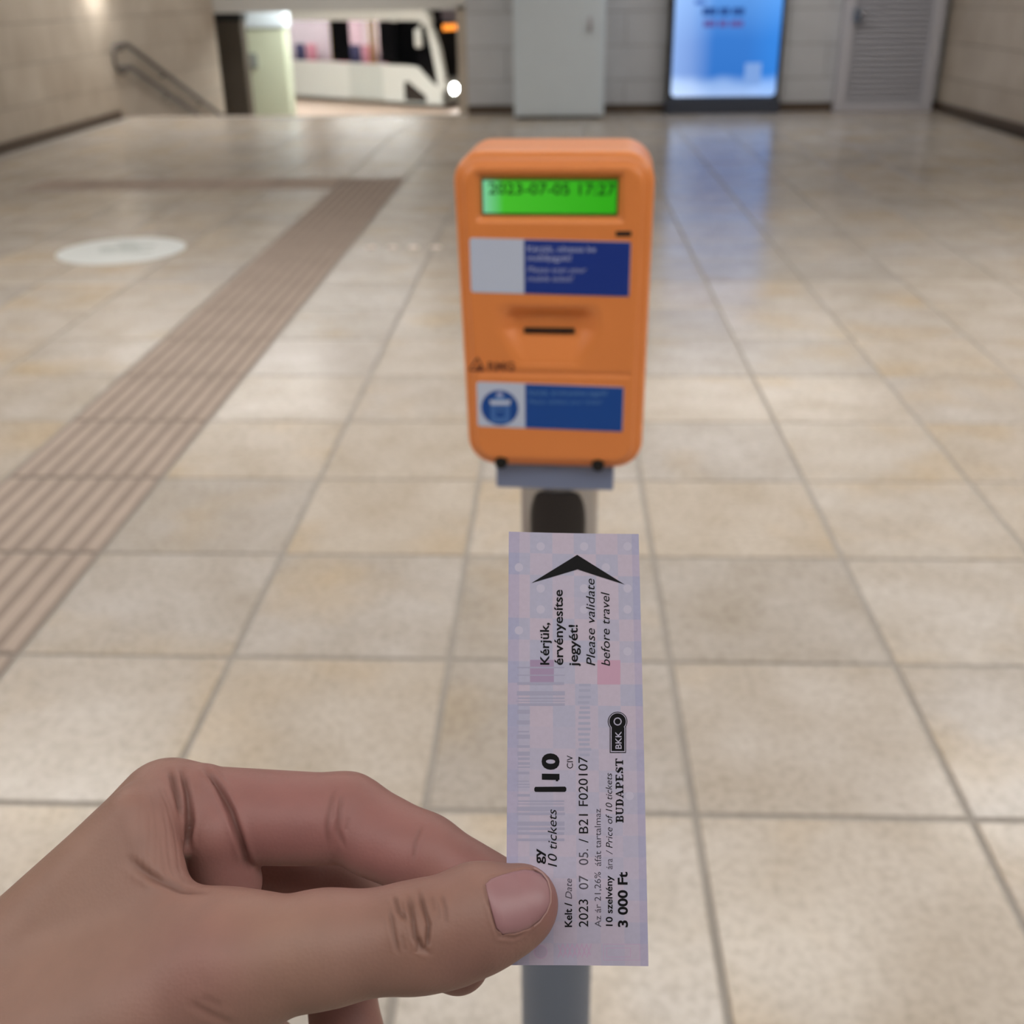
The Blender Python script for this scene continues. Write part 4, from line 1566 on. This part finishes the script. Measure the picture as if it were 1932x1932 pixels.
t_poly('ghost_bars', bars, ghost_ink, 0.045)
gb = []
for k in range(14):
    a = 1290 + k * 10 + r3.random() * 4
    gb.append(t_rect(1090 + r3.random() * 4, a, 1112 + r3.random() * 4, a + 5))
t_poly('ghost_lines', gb, mat('ticket_faint_print', srgb(158, 159, 184), 0.6, noise=0.05), 0.04)


def outline(x0, y0, x1, y1, t=1.2):
    return [t_rect(x0, y0, x1, y0 + t), t_rect(x0, y1 - t, x1, y1), t_rect(x0, y0, x0 + t, y1), t_rect(x1 - t, y0, x1, y1)]


t_poly('border_print', outline(1138, 1781, 1208, 1812) + outline(1144, 1788, 1190, 1806), pink_ink, 0.03)
zig = []
for k in range(7):
    xx = 1052 + k * 9
    zig.append([(xx, 1806), (xx + 9, 1780), (xx + 11, 1781), (xx + 2, 1807)])
    zig.append([(xx + 2, 1782), (xx + 9, 1802), (xx + 7, 1803), (xx, 1783)])
t_poly('border_scrawl', zig, pink_ink, 0.03)
t_poly('border_print', [circ(1020, 1796, 13)], pink_ink, 0.03)
t_poly('border_print', [circ(1020, 1796, 11.5)], mat('ticket_ring_fill', srgb(172, 160, 184), 0.6, noise=0.03), 0.04)

# ------------------------------------------------------------------ the hand (one continuous skin, lens millimetres)
P_ = cp
IDX = dict(m=P_(318, 1533, 268), a=P_(400, 1535, 268), p=P_(652, 1542, 274), d=P_(800, 1610, 270), t=P_(955, 1690, 263.5))
MID = dict(m=P_(335, 1595, 292), p=P_(640, 1672, 306), d=P_(770, 1780, 298), t=P_(864, 1814, 278))
RNG = dict(m=P_(330, 1680, 305), p=P_(632, 1780, 318), d=P_(655, 1960, 312), t=P_(630, 2070, 300))
LIT = dict(m=P_(315, 1790, 318), p=P_(505, 1985, 328), d=P_(560, 2090, 320), t=P_(540, 2150, 308))
THB = dict(w=P_(-130, 2120, 236), m=P_(430, 1822, 238), k=P_(610, 1789, 239), i=P_(790, 1767, 240), e=P_(905, 1727, 241.5), t=P_(981, 1704, 243.5))
WR = P_(-170, 2080, 262)
ELB = np.array([-205.0, -205.0, -205.0])


def hand_palm(p):
    d = cone(p, WR, IDX['m'], 21, 12.2)
    d = smin(d, cone(p, WR + (4, -6, -18), MID['m'], 21, 12.5), 8)
    d = smin(d, cone(p, WR + (6, -12, -34), RNG['m'], 19, 11.5), 8)
    d = smin(d, cone(p, WR + (6, -20, -44), LIT['m'], 17, 10.5), 8)
    d = smin(d, cone(p, WR + (0, -8, -14), ELB, 25, 29), 14)
    d = smin(d, tri_sdf(p, IDX['m'], MID['m'], WR + (0, 0, -8), 11, 11, 18), 4)
    d = smin(d, tri_sdf(p, MID['m'], RNG['m'], WR + (4, -8, -22), 10.5, 10.5, 18), 4)
    return d


def hand_thumb(p):
    d = cone(p, THB['w'], THB['m'], 25, 14.2)
    d = smin(d, cone(p, THB['m'], THB['k'], 14.2, 11.7), 6)
    d = smin(d, cone(p, THB['k'], THB['i'], 11.7, 11.2), 4)
    d = smin(d, cone(p, THB['i'], THB['e'], 11.2, 10.8), 4)
    d = smin(d, cone(p, THB['e'], THB['t'], 10.8, 8.6), 4)
    # pad of the thumb pressing on the sheet, and the swell below the joint
    d = smin(d, cone(p, P_(860, 1775, 243), P_(960, 1735, 243), 9.0, 7.0), 5)
    # web between the two metacarpals
    web = tri_sdf(p, P_(258, 1548, 254), P_(318, 1722, 243), P_(-90, 1990, 246), 8.2, 6.2, 20)
    web = smin(web, cone(p, P_(318, 1722, 243), P_(440, 1808, 240), 6.2, 11.5), 4)
    return smin(d, web, 8)


def finger(p, c, r, k=3.0, start='m'):
    d = cone(p, c[start], c['p'], r[0], r[1])
    d = smin(d, cone(p, c['p'], c['d'], r[1], r[2]), k)
    return smin(d, cone(p, c['d'], c['t'], r[2], r[3]), k)


def hand_sdf(p):
    p = p.astype(np.float32)
    palm = hand_palm(p)
    th = hand_thumb(p)
    d = smin(palm, th, 7)
    ix = finger(p, IDX, (11.8, 10.7, 9.3, 7.9), 3.0)
    ix = smin(ix, cone(p, P_(480, 1552, 266), P_(590, 1556, 269), 9.5, 9.2), 4)
    ix = smin(ix, cone(p, P_(705, 1588, 268), P_(760, 1612, 267), 8.6, 8.2), 3)
    dix = smin(palm, ix, 4)
    # skin folds at the root of the forefinger
    f1 = smin(cone(p, P_(385, 1492, 267), P_(412, 1570, 263), 6.6, 8.0), cone(p, P_(412, 1570, 263), P_(428, 1665, 267), 8.0, 8.6), 2)
    f2 = cone(p, P_(336, 1484, 263), P_(350, 1596, 258), 3.0, 2.6)
    dix = smin(dix, f1, 1.2)
    dix = smin(dix, f2, 1.0)
    dm_ = smin(palm, finger(p, MID, (11.5, 10.6, 9.0, 8.2), 3.5), 4)
    dr_ = smin(palm, finger(p, RNG, (11.0, 10.6, 10.0, 8.0), 3.5), 4)
    dl_ = smin(palm, finger(p, LIT, (9.5, 9.0, 8.0, 6.8), 3.5), 4)
    d = smin(d, dix, 1.0)
    return np.minimum(np.minimum(d, dm_), np.minimum(dr_, dl_))


hv, hq = sdf_mesh(hand_sdf, (-236, -236, -350), (14, -52, -172), 0.62)
hv = relax(hv, hq, 4)


def refine(v, q, pts, r, cuts=1):
    """split the skin's cells near the given points"""
    me_ = np_mesh('skin_work', v, q)
    bm = bmesh.new()
    bm.from_mesh(me_)
    bpy.data.meshes.remove(me_)
    cell = {}
    key = np.floor(pts / r).astype(int)
    for k_ in set(map(tuple, key)):
        for dx in (-1, 0, 1):
            for dy in (-1, 0, 1):
                for dz in (-1, 0, 1):
                    cell[(k_[0] + dx, k_[1] + dy, k_[2] + dz)] = True
    vk = np.floor(v / r).astype(int)
    near = np.array([tuple(k_) in cell for k_ in vk])
    bm.verts.ensure_lookup_table()
    es = [e for e in bm.edges if near[e.verts[0].index] and near[e.verts[1].index]]
    bmesh.ops.subdivide_edges(bm, edges=es, cuts=cuts, use_grid_fill=True)
    out = bpy.data.meshes.new('hand')
    bm.to_mesh(out)
    bm.free()
    return out




def trace(px, py, fn=hand_sdf):
    """first hit of sight lines with the skin, lens mm"""
    px, py = np.asarray(px, float), np.asarray(py, float)
    dr_ = np.stack([(px - 966) / F, -(py - 966) / F, -np.ones_like(px)], -1)
    ln = np.linalg.norm(dr_, axis=-1, keepdims=True)
    dn_ = dr_ / ln
    t = np.full(px.shape, 200.0)
    for _ in range(60):
        t = np.minimum(t + fn(dn_ * t[..., None]) * 0.8, 400.0)
    bad = t > 360.0
    if bad.any() and not bad.all():
        t[bad] = np.median(t[~bad])
    return dn_ * t[..., None]


def grad(pts, e=0.6):
    g = np.stack([hand_sdf(pts + np.eye(3)[k] * e) - hand_sdf(pts - np.eye(3)[k] * e) for k in range(3)], 1)
    return g / np.linalg.norm(g, axis=1, keepdims=True)


# wrinkles: polylines on the skin (pixels), depth mm, half width mm
WR_LINES = [
    ([(742, 1690), (752, 1720), (768, 1738)], 0.5, 0.5), ([(770, 1690), (778, 1730), (784, 1768), (796, 1790), (812, 1800)], 0.6, 0.55),
    ([(790, 1680), (800, 1715), (809, 1745), (806, 1780), (800, 1795)], 0.65, 0.5), ([(735, 1720), (744, 1765), (752, 1800)], 0.4, 0.5),
    ([(832, 1688), (840, 1715), (842, 1745)], 0.3, 0.45), ([(815, 1690), (822, 1720)], 0.22, 0.4), ([(760, 1700), (764, 1730)], 0.2, 0.4),
    ([(756, 1760), (764, 1795)], 0.2, 0.4), ([(792, 1770), (786, 1800)], 0.25, 0.5), ([(826, 1700), (830, 1740)], 0.15, 0.4),
    ([(634, 1488), (624, 1520), (617, 1560), (620, 1600)], 0.32, 0.6), ([(646, 1500), (641, 1530), (638, 1565), (650, 1600)], 0.3, 0.6),
    ([(630, 1515), (628, 1550)], 0.2, 0.5), ([(660, 1540), (652, 1570)], 0.15, 0.5),
    ([(797, 1558), (784, 1590), (780, 1625)], 0.28, 0.5),
    ([(240, 1620), (290, 1655), (345, 1680), (392, 1684)], 0.5, 1.0), ([(255, 1640), (310, 1668), (360, 1684)], 0.25, 0.7),
    ([(355, 1890), (400, 1915), (440, 1932)], 0.22, 0.9), ([(375, 1880), (420, 1900)], 0.15, 0.7),
    ([(924, 1698), (932, 1735), (942, 1766), (970, 1769), (1000, 1757)], 0.35, 0.45), ([(914, 1668), (918, 1690), (926, 1715)], 0.25, 0.45),
    ([(386, 1446), (412, 1482), (436, 1532), (452, 1580), (464, 1618), (472, 1642)], 1.25, 0.8),
    ([(343, 1450), (354, 1500), (358, 1550), (352, 1604)], 1.0, 0.8), ([(322, 1452), (332, 1490), (342, 1540)], 0.7, 0.8),
]
ridge = np.array([(306, 1484), (320, 1520), (334, 1566), (344, 1606), (352, 1638), (366, 1668)], float)
for k in range(7):
    sh = 7 + 8.5 * k
    pts = ridge - [[sh * (0.75 + 0.25 * q), -2.0 * k * q / 5] for q in range(6)]
    WR_LINES.append(([(p[0] + 3 * math.sin(k * 2.1 + q), p[1]) for q, p in enumerate(pts[(k % 3):])], 0.10 - 0.008 * k, 0.4))
allp = []
for pts, dep, wid in WR_LINES:
    pts = np.array(pts, float)
    for a, b in zip(pts[:-1], pts[1:]):
        n_ = max(2, int(np.linalg.norm(b - a) / 6))
        allp += [a + (b - a) * k / n_ for k in range(n_ + 1)]
allp = np.array(allp)
hand_me = refine(hv, hq, trace(allp[:, 0], allp[:, 1]), 1.6)
hv = np.empty(len(hand_me.vertices) * 3, np.float32)
hand_me.vertices.foreach_get('co', hv)
hv = hv.reshape(-1, 3).astype(np.float64)
nrm = grad(hv.astype(np.float32))
disp_ = np.zeros(len(hv))
crease = np.zeros(len(hv))
for pts, dep, wid in WR_LINES:
    pts = np.array(pts, float)
    dens = []
    for a, b in zip(pts[:-1], pts[1:]):
        n_ = max(2, int(np.linalg.norm(b - a) / 3))
        dens += [a + (b - a) * k / n_ for k in range(n_)]
    dens.append(pts[-1])
    dens = np.array(dens)
    h3 = trace(dens[:, 0], dens[:, 1])
    lo_, hi_ = h3.min(0) - 4, h3.max(0) + 4
    sel = np.where(((hv > lo_) & (hv < hi_)).all(1))[0]
    if len(sel) == 0:
        continue
    dd = np.linalg.norm(hv[sel][:, None, :] - h3[None], axis=2)
    kk = dd.argmin(1)
    dmin = dd[np.arange(len(sel)), kk]
    tpar = kk / max(1, len(h3) - 1)
    fade = np.clip(np.minimum(tpar, 1 - tpar) * 5 + 0.15, 0, 1)
    gss = np.exp(-(dmin / wid) ** 2) * fade
    rim = np.exp(-((dmin - 2.1 * wid) / wid) ** 2) * fade
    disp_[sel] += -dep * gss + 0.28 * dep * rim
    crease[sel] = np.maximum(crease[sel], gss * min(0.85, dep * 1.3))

# nail outline and its fold
NAIL = [(916, 1668), (926, 1658), (944, 1651), (968, 1644), (990, 1640), (1008, 1642), (1021, 1650), (1031, 1664), (1036, 1683), (1036, 1702), (1029, 1720), (1016, 1738), (998, 1752), (972, 1761), (948, 1763), (938, 1752), (931, 1728), (922, 1694)]
nc = np.array(NAIL, float)
dens = []
for k in range(len(nc)):
    a, b = nc[k], nc[(k + 1) % len(nc)]
    dens += [a + (b - a) * q / 8 for q in range(8)]
dens = np.array(dens)
edge3 = trace(dens[:, 0], dens[:, 1])
lo_, hi_ = edge3.min(0) - 4, edge3.max(0) + 4
sel = np.where(((hv > lo_) & (hv < hi_)).all(1))[0]
dd = np.linalg.norm(hv[sel][:, None, :] - edge3[None], axis=2).min(1)
# inside the outline the skin sinks below the nail plate
pxs = 966 + F * hv[sel][:, 0] / -hv[sel][:, 2]
pys = 966 - F * hv[sel][:, 1] / -hv[sel][:, 2]
inside = np.zeros(len(sel), bool)
for k in range(len(nc)):
    (xa, ya), (xb, yb) = nc[k], nc[(k + 1) % len(nc)]
    cond = ((ya > pys) != (yb > pys)) & (pxs < (xb - xa) * (pys - ya) / (yb - ya + 1e-9) + xa)
    inside ^= cond
front_f = nrm[sel][:, 2] > 0.1
disp_[sel] += np.where(inside & front_f, -0.7 * np.clip(dd / 0.8, 0, 1), 0.22 * np.exp(-((dd - 0.7) / 0.8) ** 2) * front_f)
hv2 = hv + nrm * disp_[:, None]

# skin tint: redder finger pads, paler knuckles, brown creases with some shade painted in
tint = np.tile(np.array(srgb(146, 114, 102)), (len(hv), 1))


def blob(px, py, d, r, c, amt):
    global tint
    q = np.exp(-(np.linalg.norm(hv - cp(px, py, d), axis=1) / r) ** 2)[:, None] * amt
    tint = tint * (1 - q) + np.array(c) * q


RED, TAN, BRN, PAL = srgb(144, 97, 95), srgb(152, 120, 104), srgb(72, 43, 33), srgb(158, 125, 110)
blob(540, 1560, 262, 26, RED, 0.8)
blob(720, 1600, 262, 22, RED, 0.75)
blob(880, 1650, 258, 16, RED, 0.7)
blob(420, 1580, 262, 18, RED, 0.75)
blob(880, 1830, 268, 16, RED, 0.8)
blob(640, 1890, 300, 24, RED, 0.7)
blob(900, 1800, 240, 14, RED, 0.45)
blob(1040, 1700, 240, 8, RED, 0.7)
blob(330, 1480, 256, 14, RED, 0.35)
blob(560, 1640, 290, 26, RED, 0.7)
blob(470, 1760, 226, 16, TAN, 0.6)
blob(340, 1850, 222, 14, RED, 0.35)
blob(400, 1790, 226, 10, RED, 0.25)
blob(785, 1740, 230, 9, srgb(128, 90, 74), 0.45)
blob(820, 1640, 262, 5, PAL, 0.2)
blob(140, 1650, 250, 26, TAN, 0.5)
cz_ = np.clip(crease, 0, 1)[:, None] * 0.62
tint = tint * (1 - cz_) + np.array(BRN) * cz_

HO = lens_to_world(hv2.mean(0))
me = hand_me
me.vertices.foreach_set('co', (lens_to_world(hv2) - HO).astype(np.float32).ravel())
me.update()
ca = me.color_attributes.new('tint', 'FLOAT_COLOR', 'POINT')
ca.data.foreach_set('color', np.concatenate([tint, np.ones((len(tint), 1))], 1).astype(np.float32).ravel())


def skin_mat():
    m = bpy.data.materials.new('skin')
    m.use_nodes = True
    nt = m.node_tree
    L = nt.links.new
    b = nt.nodes['Principled BSDF']
    a = nt.nodes.new('ShaderNodeAttribute')
    a.attribute_name = 'tint'
    tc = nt.nodes.new('ShaderNodeTexCoord')
    n = nt.nodes.new('ShaderNodeTexNoise')
    n.inputs['Scale'].default_value = 120
    n.inputs['Detail'].default_value = 5
    L(tc.outputs['Object'], n.inputs['Vector'])
    mr = nt.nodes.new('ShaderNodeMapRange')
    mr.inputs['To Min'].default_value = 0.86
    mr.inputs['To Max'].default_value = 1.12
    L(n.outputs['Fac'], mr.inputs['Value'])
    sc_ = nt.nodes.new('ShaderNodeVectorMath')
    sc_.operation = 'SCALE'
    L(a.outputs['Color'], sc_.inputs[0])
    L(mr.outputs[0], sc_.inputs['Scale'])
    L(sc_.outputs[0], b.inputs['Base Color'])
    b.inputs['Roughness'].default_value = 0.52
    b.inputs['Specular IOR Level'].default_value = 0.35
    b.inputs['Subsurface Weight'].default_value = 0.05
    b.inputs['Subsurface Radius'].default_value = (1.0, 0.35, 0.2)
    b.inputs['Subsurface Scale'].default_value = 0.003
    v = nt.nodes.new('ShaderNodeTexVoronoi')
    v.inputs['Scale'].default_value = 1100
    L(tc.outputs['Object'], v.inputs['Vector'])
    bp = nt.nodes.new('ShaderNodeBump')
    bp.inputs['Strength'].default_value = 0.12
    bp.inputs['Distance'].default_value = 0.0003
    L(v.outputs['Distance'], bp.inputs['Height'])
    L(bp.outputs['Normal'], b.inputs['Normal'])
    return m


hand = obj('hand', me, skin_mat(), None, True, loc=HO)
tag(hand, 'left hand pinching the lilac ticket between thumb and forefinger', 'hand')

# thumbnail plate
cx_, cy_ = nc.mean(0)
rings = [0.0, 0.15, 0.3, 0.45, 0.6, 0.72, 0.82, 0.9, 0.96, 1.0]
npv, npf = [], []
for q in rings:
    ring = np.array([cx_, cy_]) + (dens - [cx_, cy_]) * q
    t3 = trace(ring[:, 0], ring[:, 1])
    g3 = grad(t3.astype(np.float32))
    lift = 0.30 - 0.55 * np.clip((q - 0.8) / 0.2, 0, 1) ** 2
    free = np.clip((ring[:, 0] - 1012) / 20, 0, 1)          # free edge stays proud
    npv.append(t3 + g3 * (lift * (1 - free) + 0.42 * free)[:, None])
nn = len(dens)
for i in range(len(rings) - 1):
    for k in range(nn):
        if i == 0:
            npf.append((k, nn + k, nn + (k + 1) % nn))
        else:
            npf.append((i * nn + k, (i + 1) * nn + k, (i + 1) * nn + (k + 1) % nn, i * nn + (k + 1) % nn))
nail_v = lens_to_world(np.concatenate(npv)) - HO
nmat = mat('nail', srgb(152, 113, 117), 0.42, spec=0.5, noise=0.05, nscale=200)
nl = MB().add(nail_v, npf).build('thumbnail', nmat, hand, True)
nl['label'] = 'short pink thumbnail'
_bm = bmesh.new()
_bm.from_mesh(nl.data)
bmesh.ops.remove_doubles(_bm, verts=_bm.verts, dist=1e-6)
bmesh.ops.recalc_face_normals(_bm, faces=_bm.faces)
_bm.to_mesh(nl.data)
_bm.free()
for p in nl.data.polygons:
    p.use_smooth = True
so = nl.modifiers.new('thickness', 'SOLIDIFY')
so.thickness = 0.0004
so.offset = 0
# pale free edge of the nail
fe = [k for k in range(nn) if dens[k][0] > 1004 and 1632 < dens[k][1] < 1752]
pa = trace(*(np.array([cx_, cy_]) + (dens[fe] - [cx_, cy_]) * 0.955).T)
pb = trace(*(dens[fe]).T)
ga, gb_ = grad(pa.astype(np.float32)), grad(pb.astype(np.float32))
A_ = lens_to_world(pa + ga * 0.72) - HO
B_ = lens_to_world(pb + gb_ * 0.72) - HO
MB().add(list(A_) + list(B_), [(k, len(fe) + k, len(fe) + k + 1, k + 1) for k in range(len(fe) - 1)]).build('nail_tip', mat('nail_tip', srgb(168, 134, 130), 0.35, noise=0.05), nl, True)
